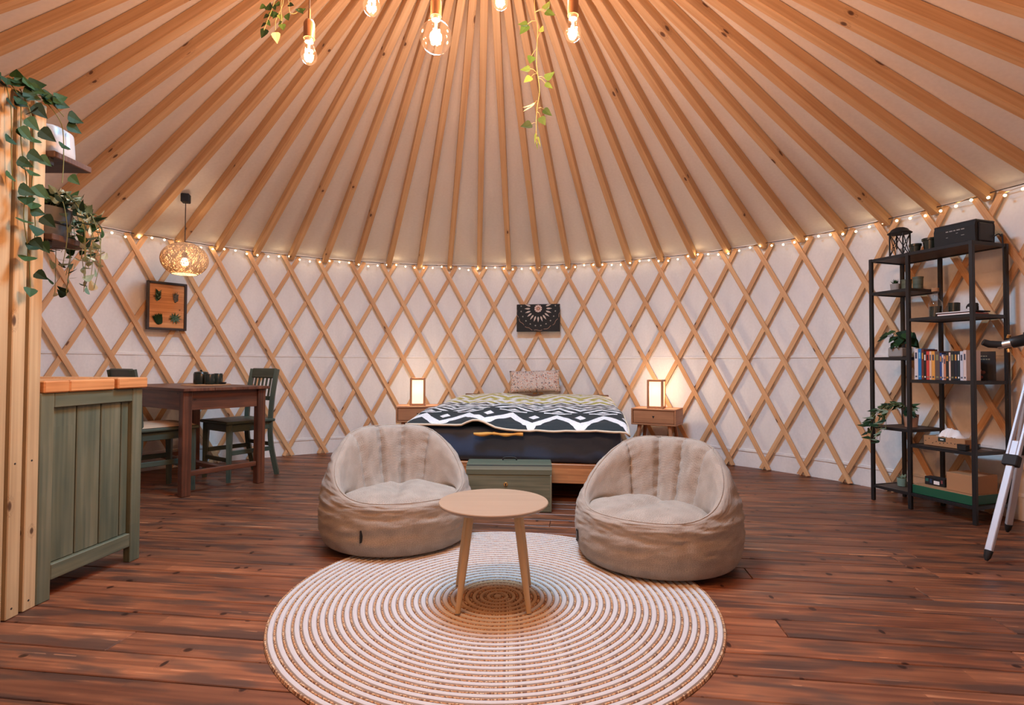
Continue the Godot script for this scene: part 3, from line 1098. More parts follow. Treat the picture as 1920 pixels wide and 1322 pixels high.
# ------------------------------------------------------------------ coffee table
func build_coffee_table():
	var t := thing("coffee_table", "small round light-wood coffee table on tapered legs", "coffee table", Vector3(0.288, 0.0145, 0.446))
	var s := mb()
	var rt := 0.2155
	var y := 0.380
	# round top with u along x
	s.set_smooth_group(-1)
	var n := 72
	var prof := [Vector2(rt - 0.012, y - 0.016), Vector2(rt - 0.002, y - 0.008), Vector2(rt, y - 0.003), Vector2(rt - 0.002, y)]
	for k in n:
		var a0 := TAU * k / n
		var a1 := TAU * (k + 1) / n
		var f := func(q: Vector2, a: float): return Vector3(q.x * sin(a), q.y, q.x * cos(a))
		for e in [[3, y, Vector3.UP], [0, y - 0.016, Vector3.DOWN]]:
			var va: Vector3 = f.call(prof[e[0]], a0); var vb: Vector3 = f.call(prof[e[0]], a1)
			tri(s, Vector3(0, e[1], 0), va, vb, Vector2(0.4, 0.4), Vector2(va.x, va.z) + Vector2(0.4, 0.4), Vector2(vb.x, vb.z) + Vector2(0.4, 0.4), e[2])
		for m in 3:
			var va: Vector3 = f.call(prof[m], a0); var vb: Vector3 = f.call(prof[m], a1); var vc: Vector3 = f.call(prof[m + 1], a1); var vd: Vector3 = f.call(prof[m + 1], a0)
			quad(s, va, vb, vc, vd, Vector2(a0 * rt, m * 0.01), Vector2(a1 * rt, m * 0.01), Vector2(a1 * rt, (m + 1) * 0.01), Vector2(a0 * rt, (m + 1) * 0.01), Vector3(sin(a0), 0, cos(a0)))
	put(s, "table_top", M.beech, t)
	for q in [[-0.126, 0.129], [0.137, 0.126], [-0.151, -0.136], [0.145, -0.136]]:
		var f0 := Vector3(q[0], 0, q[1])
		s = mb()
		tube(s, [f0 * 0.66 + Vector3(0, y - 0.016, 0), f0 * 0.82 + Vector3(0, y * 0.5, 0), f0], [0.0142, 0.0142, 0.0098], 16)
		put(s, "leg", M.beech_leg, t)

# ------------------------------------------------------------------ kitchen corner on the left
func build_kitchen():
	# slatted screen, row of posts running towards the viewer
	var sc := thing("slat_screen", "tall screen of narrow upright pine slats beside the green cabinet", "screen", Vector3(-1.478, 0, 0.0))
	for k in 8:
		var s := mb()
		box(s, at(0, 0.965, 0.527 + k * 0.0705), Vector3(0.036, 1.93, 0.054), 0.003, 1)
		var sl := put(s, "slat", M.slat, sc)
		if k < 3:
			s = mb()
			for y in [0.035, 0.56]:
				lathe(s, Transform3D(Basis(Vector3.FORWARD, PI / 2), Vector3(0.018, y, 0.531 + k * 0.0705)), [Vector2(0, 0.0008), Vector2(0.0035, 0.0008), Vector2(0.004, 0)], 10)
			put(s, "screw_heads", M.blackmatte, sl)
	for y in [0.12, 1.1, 1.85]:
		var s := mb()
		box(s, at(-0.031, y, 0.775), Vector3(0.026, 0.06, 0.56), 0.003, 2)
		put(s, "rail", M.slat, sc)
	# cabinet with planked end
	var yaw := atan2(0.04, 0.51)
	var cb := thing("green_cabinet", "sage green kitchen cabinet with a planked end panel and short legs", "cabinet", Vector3(-1.438, 0, 0.238), -yaw)
	# local: +x is the end face that looks into the room, z along it
	var w := 0.525
	var H := 0.812
	var D := 0.62
	var s := mb()
	box(s, at(-D / 2 - 0.02, 0.075 + (H - 0.085) / 2, 0), Vector3(D - 0.03, H - 0.085, w - 0.02), 0.003, 1)
	put(s, "body", M.green, cb)
	for k in 2:
		var z: float = (w / 2 - 0.03) * (1 if k == 0 else -1)
		s = mb()
		box(s, at(-0.018, H / 2, z), Vector3(0.036, H, 0.06), 0.003, 1)
		put(s, "corner_post", M.green, cb)
		s = mb()
		box(s, at(-D + 0.02, H / 2, z), Vector3(0.04, H, 0.06), 0.003, 1)
		put(s, "corner_post", M.green, cb)
	s = mb()
	box(s, at(-0.018, H - 0.03, 0), Vector3(0.034, 0.06, w - 0.122), 0.003, 2)
	put(s, "top_rail", M.green, cb)
	s = mb()
	box(s, at(-0.018, 0.105, 0), Vector3(0.034, 0.062, w - 0.122), 0.003, 2)
	put(s, "bottom_rail", M.green, cb)
	var pw := [0.121, 0.121, 0.112, 0.043]
	var z0 := w / 2 - 0.0615
	for k in 4:
		s = mb()
		box(s, at(-0.027 - rng.randf() * 0.001, 0.445, z0 - pw[k] / 2), Vector3(0.018, 0.615, pw[k] - 0.004), 0.003, 1)
		put(s, "panel_plank", M.green, cb)
		z0 -= pw[k] + 0.0015
	# worktop slabs
	var wt := thing("wooden_worktop", "thick orange-brown timber worktop of several slabs lying on the green cabinet", "worktop", Vector3(-1.438, H, 0.238), -yaw)
	var e := [[0.257, 0.145, 0.0, 0.0], [0.144, -0.085, 0.0, 0.0], [-0.089, -0.268, 0.012, 0.006]]
	for k in 3:
		s = mb()
		var zz: float = (e[k][0] + e[k][1]) / 2
		box(s, at(-D / 2 + 0.005 + e[k][2], 0.024 + e[k][3] / 2, zz), Vector3(D + 0.01, 0.048 + e[k][3] * 0.2, e[k][0] - e[k][1]), 0.005, 2)
		put(s, "slab", M.worktop, wt)
	# wall boards behind the screen
	var labels := ["dark wooden shelf board high behind the slat screen, holding a white container", "dark wooden shelf board behind the slat screen, holding the ivy planter"]
	for k in 2:
		var y: float = [1.735, 1.41][k]
		var sh := thing("wall_shelf", labels[k], "shelf", Vector3(-1.83, y, 0.402), 0.0)
		s = mb()
		box(s, at(0, 0.0125, 0), Vector3(0.8, 0.025, 0.19), 0.003, 0)
		put(s, "board", M.darkboard, sh)
		s = mb()
		box(s, at(0.37, -0.015, 0.0825), Vector3(0.02, 0.03, 0.022), 0.002)
		box(s, at(-0.2, -0.03, 0.0), Vector3(0.02, 0.06, 0.17), 0.002)
		put(s, "bracket", M.blackmatte, sh)
	# white container
	var wc := thing("white_container", "white glossy rounded container with a bluish window on the upper shelf", "container", Vector3(-1.535, 1.7605, 0.405), deg_to_rad(6))
	s = mb()
	var lay := func(i: int, j: int):
		var a := TAU * i / 32.0
		var k := [[0.0, 0.0], [0.9, 0.0], [1.0, 0.008], [1.0, 0.03], [0.97, 0.07], [0.93, 0.11], [0.88, 0.118], [0.0, 0.121]][j] as Array
		var cs := cos(a); var sn := sin(a)
		var q := pow(pow(absf(cs), 4.0) + pow(absf(sn), 4.0), -0.25)
		return Vector3(cs * q * 0.075 * k[0], k[1], sn * q * 0.078 * k[0])
	sheet(s, 32, 7, lay, func(i: int, j: int): return Vector2(i, j) * 0.03, true, true)
	put(s, "body", M.white, wc)
	s = mb()
	var ov := PackedVector2Array()
	for k in 20:
		var a := TAU * k / 20.0
		ov.append(Vector2(cos(a) * 0.011, sin(a) * 0.014 + (0.02 if sin(a) > 0 else -0.02)))
	prism(s, Transform3D(Basis(Vector3.UP, PI / 2) * Basis(Vector3.RIGHT, -0.06), Vector3(0.0735, 0.075, 0.0)), ov, 0.003)
	put(s, "level_window", plain(Color8(196, 214, 240), 0.1), wc)
	# planter and variegated ivy
	var pp := Vector3(-1.545, 1.4355, 0.405)
	var pl := thing("ivy_planter", "dark weathered planter overflowing with variegated ivy on the lower shelf", "potted ivy", pp)
	s = mb()
	lathe(s, at(0, 0, 0), [Vector2(0, 0.0), Vector2(0.072, 0.0), Vector2(0.084, 0.05), Vector2(0.092, 0.1), Vector2(0.095, 0.118), Vector2(0.09, 0.12), Vector2(0.085, 0.105), Vector2(0.0, 0.1)], 28)
	var pot := put(s, "pot", M.galv, pl)
	s = mb()
	lathe(s, at(0, 0.052, 0), [Vector2(0.0845, 0), Vector2(0.088, 0.002), Vector2(0.089, 0.008), Vector2(0.0865, 0.01)], 28)
	put(s, "band", M.blackmatte, pot)
	var r := RandomNumberGenerator.new(); r.seed = 77
	var lm := leaf_mesh(0.9, 0.3)
	for k in 24:
		var a := r.randf_range(-0.35, 1.75)
		var d := Vector3(cos(a), 0, -sin(a) * 0.8 + 0.25)
		var far := r.randf_range(0.09, 0.2)
		var drop := r.randf_range(0.1, 0.34) if k > 3 else r.randf_range(-0.03, 0.08)
		var pts := curve([Vector3(0, 0.1, 0) + d * 0.03, Vector3(0, 0.15 + r.randf() * 0.03, 0) + d * 0.085, Vector3(0, 0.12, 0) + d * (0.09 + far * 0.5), Vector3(0, 0.11 - drop * 0.5, 0) + d * (0.09 + far * 0.75) + Vector3(r.randf_range(-0.01, 0.01), 0, 0), Vector3(0, 0.1 - drop, 0) + d * (0.09 + far * 0.7) + Vector3(r.randf_range(-0.02, 0.02), 0, r.randf_range(-0.02, 0.02))], 6)
		s = mb()
		tube(s, pts, 0.0014, 4)
		put(s, "vine", M.stem, pl)
		for q in range(2, pts.size(), 2):
			if true:
				put_leaf(pl, lm, M.leaf_pale[r.randi() % 3] if r.randf() < 0.75 else M.leaf[r.randi() % 3], pts[q] + Vector3(r.randf_range(-0.014, 0.014), r.randf_range(-0.008, 0.014), r.randf_range(-0.014, 0.014)), r, r.randf_range(0.034, 0.054))
	for k in 46:
		var a := r.randf() * TAU
		var rr := sqrt(r.randf()) * 0.1
		put_leaf(pl, lm, M.leaf_pale[r.randi() % 3] if r.randf() < 0.6 else M.leaf[r.randi() % 3], Vector3(cos(a) * rr, 0.125 + r.randf() * 0.055, sin(a) * rr), r, r.randf_range(0.034, 0.05))
	# pothos trailing over the slats
	var po := thing("trailing_pothos", "dark green heart-leaved vine trailing down over the pine slats", "climbing plant", Vector3(-1.46, 1.93, 0.53))
	var hm := leaf_mesh(0.85, 0.4)
	var rp := RandomNumberGenerator.new(); rp.seed = 15
	var vines := [
		[Vector3(-0.02, 0.005, 0.16), Vector3(0.01, 0.03, 0.12), Vector3(0.02, 0.012, 0.06), Vector3(0.03, 0.01, 0.0), Vector3(0.05, -0.03, -0.05)],
		[Vector3(0.0, 0.01, 0.13), Vector3(0.026, -0.05, 0.115), Vector3(0.028, -0.2, 0.11), Vector3(0.03, -0.34, 0.085), Vector3(0.03, -0.46, 0.095), Vector3(0.03, -0.60, 0.07), Vector3(0.028, -0.74, 0.055)],
		[Vector3(0.0, 0.01, 0.09), Vector3(0.03, -0.08, 0.075), Vector3(0.03, -0.2, 0.06), Vector3(0.028, -0.36, 0.06), Vector3(0.03, -0.48, 0.045), Vector3(0.03, -0.57, 0.05)],
		[Vector3(0.0, 0.01, 0.15), Vector3(0.03, -0.1, 0.155), Vector3(0.03, -0.25, 0.15), Vector3(0.03, -0.38, 0.14)],
		[Vector3(0.02, 0.005, 0.0), Vector3(0.04, -0.06, -0.05), Vector3(0.035, -0.18, -0.07), Vector3(0.04, -0.29, -0.06)]]
	for vi in vines.size():
		var pts := curve(vines[vi], 5)
		s = mb()
		tube(s, pts, 0.0018, 5)
		put(s, "vine", M.stem, po)
		var step: int = [2, 2, 2, 2, 4][vi]
		for q in range(1, pts.size(), step):
			for e2 in (2 if vi == 0 else 1):
				var side := 1.0 if (q / step) % 2 == 0 else -1.0
				var p: Vector3 = pts[q]
				hang_leaf(po, hm, M.leaf[rp.randi() % 3], p + Vector3(0.008 + rp.randf() * 0.01, rp.randf_range(-0.01, 0.015), side * 0.012), Vector3(0.25 + rp.randf() * 0.3, -0.55 + rp.randf_range(-0.3, 0.5) + (0.4 if vi == 0 else 0.0), side * rp.randf_range(0.3, 1.0)), Vector3(0.7, 0.1, rp.randf_range(0.3, 1.0)), rp.randf_range(0.05, 0.07))

# leaf of length 1 along +y from its stalk, lying in xy, folded along the middle
func leaf_mesh(length: float, half: float) -> ArrayMesh:
	var s := mb()
	s.set_smooth_group(-1)
	var prof := [[0.0, 0.0], [0.06, 0.62], [0.22, 1.0], [0.45, 0.86], [0.72, 0.46], [1.0, 0.0]]
	for side in [-1.0, 1.0]:
		for k in 5:
			var a := Vector3(0, prof[k][0] * length, -0.05 * sin(prof[k][0] * 3.0))
			var b := Vector3(0, prof[k + 1][0] * length, -0.05 * sin(prof[k + 1][0] * 3.0))
			var c := b + Vector3(side * half * prof[k + 1][1], -0.06 * prof[k + 1][1], 0.16 * half * prof[k + 1][1])
			var d := a + Vector3(side * half * prof[k][1], -0.06 * prof[k][1], 0.16 * half * prof[k][1])
			var u := Vector2(0, 0)
			if k > 0:
				tri(s, a, b, d, u, u, u, Vector3.BACK)
			if k < 4:
				tri(s, b, c, d, u, u, u, Vector3.BACK)
	return mesh_of(s)

func put_leaf(parent, mesh, m, p: Vector3, r: RandomNumberGenerator, size: float):
	var b := Basis.from_euler(Vector3(r.randf_range(-2.2, 0.4), r.randf() * TAU, r.randf_range(-1.0, 1.0)))
	put(mesh, "leaf", m, parent, Transform3D(b.scaled(Vector3.ONE * size), p))

func hang_leaf(parent, mesh, m, p: Vector3, along: Vector3, face: Vector3, size: float):
	var y := along.normalized()
	var z := (face - y * face.dot(y)).normalized()
	var x := y.cross(z)
	put(mesh, "leaf", m, parent, Transform3D(Basis(x, y, z).scaled(Vector3.ONE * size), p))

# ------------------------------------------------------------------ dining corner
func build_chair(called, label, p: Vector3, yaw: float, cushion: bool, group) -> Node3D:
	# local: seat front at +z, back at -z; origin under the seat middle
	var t := thing(called, label, "chair", p, yaw, group)
	var s := mb()
	var hs := 0.475
	box(s, at(0, hs - 0.012, 0.0), Vector3(0.42, 0.024, 0.41), 0.006, 2)
	put(s, "seat", M.chair, t)
	for sx in [-1.0, 1.0]:
		s = mb()
		tube(s, [Vector3(sx * 0.175, hs - 0.024, 0.165), Vector3(sx * 0.178, 0.3, 0.168), Vector3(sx * 0.182, 0.0, 0.172)], [0.03, 0.026, 0.02], 4)
		put(s, "leg", M.chair, t)
		s = mb()
		tube(s, curve([Vector3(sx * 0.17, 0.0, -0.25), Vector3(sx * 0.172, 0.25, -0.192), Vector3(sx * 0.175, 0.46, -0.18), Vector3(sx * 0.178, 0.7, -0.2), Vector3(sx * 0.18, 0.885, -0.232)], 5), 0.025, 4)
		put(s, "back_leg", M.chair, t)
		s = mb()
		beam(s, Vector3(sx * 0.175, hs - 0.055, 0.15), Vector3(sx * 0.172, hs - 0.055, -0.17), 0.022, 0.06)
		put(s, "apron", M.chair, t)
		s = mb()
		beam(s, Vector3(sx * 0.178, 0.225, 0.15), Vector3(sx * 0.172, 0.225, -0.19), 0.018, 0.035)
		put(s, "stretcher", M.chair, t)
	s = mb()
	beam(s, Vector3(-0.16, hs - 0.055, 0.165), Vector3(0.16, hs - 0.055, 0.165), 0.022, 0.06)
	put(s, "apron", M.chair, t)
	for z in [[0.17, 0.17], [-0.19, 0.26]]:
		s = mb()
		beam(s, Vector3(-0.165, z[1], z[0]), Vector3(0.165, z[1], z[0]), 0.016, 0.032)
		put(s, "stretcher", M.chair, t)
	var tilt := 0.165
	s = mb()
	box(s, turned(Vector3(0, 0.85, -0.227), 0, -tilt), Vector3(0.345, 0.085, 0.022), 0.006, 0)
	put(s, "top_rail", M.chair, t)
	s = mb()
	box(s, turned(Vector3(0, 0.64, -0.193), 0, -tilt), Vector3(0.34, 0.035, 0.02), 0.004, 0)
	put(s, "lower_rail", M.chair, t)
	for k in 5:
		s = mb()
		var x := -0.11 + k * 0.055
		beam(s, Vector3(x, 0.65, -0.195), Vector3(x, 0.815, -0.221), 0.018, 0.012, 0.002, Vector3(0, 0.2, 1))
		put(s, "spindle", M.chair, t)
	if cushion:
		s = mb()
		var pf := func(i: int, j: int):
			var u := -1.0 + i / 8.0
			var v := -1.0 + j / 8.0
			return Vector3(u * 0.195, hs + 0.004 + 0.022 * sqrt(maxf(0.0, (1.0 - pow(absf(u), 5.0)) * (1.0 - pow(absf(v), 5.0)))), v * 0.19)
		sheet(s, 16, 16, pf, func(i: int, j: int): return Vector2(i, j) * 0.05, true)
		sheet(s, 16, 16, func(i: int, j: int):
			var q: Vector3 = pf.call(i, j)
			return Vector3(q.x, hs + 0.001, q.z), func(i: int, j: int): return Vector2(i, j) * 0.05)
		var o := put(s, "seat_cushion", M.cushion, t)
		o.set_meta("label", "beige seat pad")
	return t

func build_dining():
	var d := Vector3(-0.829, 0, -0.56)       # along the table
	var n := Vector3(-0.56, 0, 0.829)        # across it, towards the viewer
	var fl := Vector3(-1.932, 0, -1.241)
	var fr := Vector3(-1.622, 0, -1.70)
	var mid := (fl + fr) * 0.5 + d * 0.5
	var yaw := atan2(-d.z, d.x)              # local x along d
	var t := thing("dining_table", "dark reddish wooden dining table with square legs and low stretchers", "table", mid, yaw)
	var hw := 0.277                          # half width across legs
	var H := 0.757
	var s := mb()
	for k in 3:
		s = mb()
		box(s, at(0, H - 0.011, -0.2137 + k * 0.2137), Vector3(1.13, 0.022, 0.213), 0.003, 0)
		put(s, "top_board", M.dining, t)
	for sx in [-1.0, 1.0]:
		for sz in [-1.0, 1.0]:
			s = mb()
			box(s, at(sx * 0.5, (H - 0.022) / 2, sz * hw), Vector3(0.062, H - 0.022, 0.062), 0.004, 1)
			put(s, "leg", M.dining, t)
		s = mb()
		box(s, at(sx * 0.5, H - 0.09, 0), Vector3(0.026, 0.135, hw * 2 - 0.062), 0.002, 2)
		put(s, "apron", M.dining, t)
		s = mb()
		box(s, at(sx * 0.5, 0.155, 0), Vector3(0.032, 0.036, hw * 2 - 0.062), 0.003, 2)
		put(s, "stretcher", M.dining, t)
		s = mb()
		box(s, at(0, H - 0.09, sx * hw), Vector3(0.938, 0.135, 0.026), 0.002, 0)
		put(s, "apron", M.dining, t)
	s = mb()
	box(s, at(0, 0.155, 0), Vector3(0.968, 0.03, 0.05), 0.003, 0)
	put(s, "stretcher", M.dining, t)
	# chairs
	var a := Vector3(-1.857, 0, -1.695)
	var c1 := a + d * 0.18 - n * 0.172
	build_chair("dining_chair", "dark green wooden chair with slatted back at the far side of the dining table", c1, atan2(n.x, n.z), false, "green dining chairs")
	var e := Vector3(-1.998, 0, -1.453)
	var c2 := e + d * 0.18 + n * 0.172
	build_chair("dining_chair", "dark green wooden chair with beige seat pad between cabinet and dining table", c2, atan2(-n.x, -n.z), true, "green dining chairs")
	# mat and jars
	var pm := mid + Vector3(0.075, H, -0.08)
	var mt := thing("woven_placemat", "round woven straw placemat on the dining table", "placemat", pm)
	for k in 5:
		s = mb()
		lathe(s, at(0, 0, 0), [Vector2(k * 0.036, 0.001), Vector2(k * 0.036 + 0.006, 0.007), Vector2(k * 0.036 + 0.03, 0.007), Vector2(k * 0.036 + 0.037, 0.001)], 40, 0.0008, 40)
		put(s, "coil", M.card, mt)
	var spots := [[-0.045, 0.0, 0.055, 0.088, "dark green glass sugar jar with lid on the placemat"], [0.04, 0.025, 0.042, 0.082, "plain dark green glass tumbler beside the lidded jar"], [0.078, -0.03, 0.034, 0.085, "slim blackish glass tumbler at the placemat edge"]]
	for k in 3:
		var q = spots[k]
		var j := thing(["glass_jar", "glass_tumbler", "glass_tumbler"][k], q[4], ["jar", "tumbler", "tumbler"][k], pm + Vector3(q[0], 0.0085, q[1]))
		s = mb()
		lathe(s, at(0, 0, 0), [Vector2(0, 0), Vector2(q[2] * 0.92, 0), Vector2(q[2], 0.01), Vector2(q[2], q[3] - 0.008), Vector2(q[2] - 0.003, q[3]), Vector2(q[2] - 0.006, q[3] - 0.01), Vector2(q[2] - 0.008, 0.012), Vector2(0, 0.01)], 28)
		put(s, "body", M.jar, j)
		if k == 0:
			s = mb()
			lathe(s, at(0, q[3] + 0.001, 0), [Vector2(0, 0), Vector2(0.052, 0), Vector2(0.05, 0.006), Vector2(0.03, 0.012), Vector2(0.006, 0.015), Vector2(0.01, 0.022), Vector2(0.0, 0.028)], 28)
			put(s, "lid", M.jar, j)
	var sd := thing("small_dish", "tiny black dish on the placemat beside the tumblers", "dish", pm + Vector3(0.135, 0.0085, 0.0))
	s = mb()
	lathe(s, at(0, 0, 0), [Vector2(0, 0), Vector2(0.018, 0), Vector2(0.026, 0.014), Vector2(0.024, 0.015), Vector2(0.014, 0.004), Vector2(0, 0.004)], 20)
	put(s, "bowl", M.black, sd)

# ------------------------------------------------------------------ pictures on the wall
func build_wall_pictures():
	var pa := Vector3(-2.774, 0, -2.065)
	var pb := Vector3(-2.576, 0, -2.308)
	var mid := (pa + pb) * 0.5
	var d := (pb - pa).normalized()
	var yaw := atan2(-d.z, d.x)
	var w := (pb - pa).length()
	var h := 0.42
	var t := thing("plant_picture", "dark framed wooden panel with four mounted plant sprigs on the lattice wall", "picture", Vector3(mid.x, 1.222, mid.z), yaw)
	var s := mb()
	box(s, at(0, h / 2, -0.004), Vector3(w - 0.03, h - 0.03, 0.012), 0.001, 0)
	put(s, "panel", M.worktop, t)
	for k in [-1, 1]:
		s = mb()
		box(s, at(k * (w / 2 - 0.01), h / 2, 0.004), Vector3(0.02, h, 0.03), 0.002, 1)
		put(s, "frame_side", M.frame, t)
		s = mb()
		box(s, at(0, h / 2 + k * (h / 2 - 0.01), 0.004), Vector3(w - 0.04, 0.02, 0.03), 0.002, 0)
		put(s, "frame_side", M.frame, t)
	var lm := leaf_mesh(1.0, 0.17)
	var r := RandomNumberGenerator.new(); r.seed = 3
	for k in 4:
		var c: Vector3 = [Vector3(-0.072, 0.285, 0.006), Vector3(0.066, 0.275, 0.006), Vector3(-0.062, 0.105, 0.006), Vector3(0.062, 0.115, 0.006)][k]
		var sp := Node3D.new()
		sp.name = "sprig"
		sp.position = c
		t.add_child(sp, true)
		for q in 11:
			var ang: float
			var base := Vector3()
			var sz := 0.05
			if k == 0:
				base = Vector3(0, -0.035 + q * 0.0075, 0); ang = (0.7 if q % 2 == 0 else -0.7); sz = 0.042
			elif k == 1:
				base = Vector3(r.randf_range(-0.014, 0.014), -0.03 + q * 0.005, 0); ang = r.randf_range(-0.4, 0.4); sz = 0.05
			elif k == 2:
				base = Vector3(0.008, -0.055, 0); ang = 0.75 - q * 0.1; sz = 0.1 if q < 9 else 0.06
			else:
				ang = TAU * q / 11.0; base = Vector3(-0.0, -0.008, 0); sz = 0.055
			var m = [M.leaf[2], M.galv, M.leaf[0], M.leaf_pale[2]][k] if q % 3 else [M.leaf_pale[2], M.leaf[2], M.leaf[2], M.leaf[1]][k]
			var b := Basis(Vector3.BACK, ang) * Basis(Vector3.RIGHT, 0.16 + 0.05 * (q % 3))
			put(lm, "leaf", m, sp, Transform3D(b.scaled(Vector3.ONE * sz), base + Vector3(0, 0, 0.001 + 0.001 * q)))
	# dark canvas print over the bed
	var qa := Vector3(0.415, 0, -3.434)
	var qb := Vector3(0.879, 0, -3.345)
	mid = (qa + qb) * 0.5 + Vector3(-0.004, 0, 0.02)
	d = (qb - qa).normalized()
	var cv := thing("canvas_print", "black canvas print with a pale radial petal pattern over the bed", "picture", Vector3(mid.x, 1.296, mid.z), atan2(-d.z, d.x))
	var cw := (qb - qa).length() + 0.004
	s = mb()
	box(s, at(0, 0.15, -0.002), Vector3(cw, 0.3, 0.022), 0.002)
	put(s, "stretched_canvas", plain(Color8(34, 27, 24), 0.8), cv)
	s = mb()
	box(s, at(0, 0.15, 0.0095), Vector3(cw - 0.006, 0.294, 0.0015), 0.0)
	var pr := StandardMaterial3D.new()
	# flat print, mapped over the face
	var q4 := mb()
	q4.set_smooth_group(-1)
	var x := cw / 2 - 0.002
	quad(q4, Vector3(-x, 0.002, 0.0095), Vector3(x, 0.002, 0.0095), Vector3(x, 0.298, 0.0095), Vector3(-x, 0.298, 0.0095), Vector2(0, 1), Vector2(1, 1), Vector2(1, 0), Vector2(0, 0), Vector3.BACK)
	pr.albedo_texture = print_texture()
	pr.roughness = 0.8
	put(q4, "print", pr, cv)

func print_texture() -> Texture2D:
	var W := 384
	var H := 244
	var im := Image.create(W, H, false, Image.FORMAT_RGB8)
	var r := RandomNumberGenerator.new(); r.seed = 6
	for y in H:
		for x in W:
			im.set_pixel(x, y, Color8(30, 28, 27) * r.randf_range(0.85, 1.15))
	var c := Vector2(W * 0.5, H * 0.155)
	for y in H:
		for x in W:
			var d := Vector2(x, y) - c
			var rad := d.length()
			var a := fposmod(atan2(d.y, d.x), TAU)
			if rad < 36.0:
				var on := rad < 9.0 or (rad > 13.0 and absf(sin(a * 5.0)) > 0.35 and rad < 33.0)
				im.set_pixel(x, y, Color8(214, 160, 130) if on and rad < 18 else (Color8(226, 202, 190) if on else Color8(84, 50, 44)))
				continue
			# petals
			var k := a / (PI / 10.0) + 0.0
			var off := absf(k - round(k)) * (PI / 10.0) * rad
			if rad > 72.0 and rad < 124.0:
				var half := 7.5 * sin(PI * pow((rad - 72.0) / 52.0, 0.7))
				if off < half:
					im.set_pixel(x, y, Color8(196, 178, 166))
			if rad > 150.0 and rad < 160.0 and absf(sin(a * 10.0)) > 0.93:
				im.set_pixel(x, y, Color8(150, 146, 136))
			if absf(rad - 196.0 - 4.0 * sin(a * 18.0)) < 2.4 and absf(sin(a * 7.0)) > 0.25:
				im.set_pixel(x, y, Color8(146, 112, 94))
			if rad > 136.0 and rad < 190.0 and absf(sin(a * 15.0 + rad * 0.11)) < 0.05:
				im.set_pixel(x, y, Color8(82, 66, 58))
	return tex(im)

# ------------------------------------------------------------------ woven pendant lamp
func build_woven_lamp():
	var p := Vector3(-2.30, 0, -1.812)
	var cy := 1.772
	var t := thing("woven_pendant_lamp", "round woven rattan pendant lamp hanging over the dining corner", "pendant lamp", Vector3(p.x, cy, p.z))
	var s := mb()
	var r := RandomNumberGenerator.new(); r.seed = 21
	for k in 1100:
		# a strand: arc of a small circle on the globe
		var ax := Vector3(r.randf_range(-1, 1), r.randf_range(-0.6, 0.6), r.randf_range(-1, 1)).normalized()
		var h := r.randf_range(-0.75, 0.75)
		var e := ax.cross(Vector3.UP).normalized()
		var g := ax.cross(e)
		var rr := sqrt(1.0 - h * h)
		var a0 := r.randf() * TAU
		var run: Array = []
		for q in 10:
			var a := a0 + q * 0.16
			var v := ax * h + (e * cos(a) + g * sin(a)) * rr
			if v.y > 0.9 or v.y < -0.84:
				if run.size() > 2:
					break
				run.clear()
				continue
			run.append(Vector3(v.x * 0.172, v.y * 0.138, v.z * 0.172))
		if run.size() > 2:
			tube(s, run, 0.0013, 3, false)
	put(s, "woven_lamp_shade", M.rattan, t)
	for y in [0.9, -0.84]:
		s = mb()
		var ring := []
		var q := sqrt(1.0 - y * y) * 0.172
		for k in 33:
			ring.append(Vector3(cos(TAU * k / 32) * q, y * 0.138, sin(TAU * k / 32) * q))
		tube(s, ring, 0.004, 6, false)
		put(s, "rim", M.rattan, t)
	s = mb()
	tube(s, [Vector3(0, 0.05, 0), Vector3(0, 0.485, 0)], 0.0035, 8)
	put(s, "cord", M.cord, t)
	s = mb()
	for k in 3:
		var a := TAU * k / 3
		tube(s, [Vector3(0, 0.118, 0), Vector3(cos(a) * 0.075, 0.1245, sin(a) * 0.075)], 0.0015, 4)
	put(s, "spider", M.cord, t)
	s = mb()
	box(s, turned(Vector3(0, 0.5, 0), 0.3), Vector3(0.062, 0.072, 0.062), 0.006)
	put(s, "ceiling_box", M.blackmatte, t)
	s = mb()
	lathe(s, at(0, 0.0, 0), [Vector2(0.012, 0.06), Vector2(0.019, 0.055), Vector2(0.019, 0.015), Vector2(0.0, 0.01)], 16)
	put(s, "socket", M.blackmatte, t)
	s = mb()
	lathe(s, at(0, -0.052, 0), [Vector2(0, 0.0), Vector2(0.018, 0.004), Vector2(0.03, 0.02), Vector2(0.031, 0.034), Vector2(0.02, 0.055), Vector2(0.013, 0.066)], 20)
	put(s, "lamp_bulb", glowing(Color(1.0, 0.87, 0.7), 9.0), t)
	var o := OmniLight3D.new()
	o.name = "lamp_light"
	o.light_color = Color(1.0, 0.86, 0.7)
	o.light_energy = 0.16
	o.light_size = 0.03
	o.omni_range = 10.0
	o.omni_attenuation = 2.0
	o.shadow_enabled = true
	o.position = Vector3(0, -0.025, 0)
	t.add_child(o)

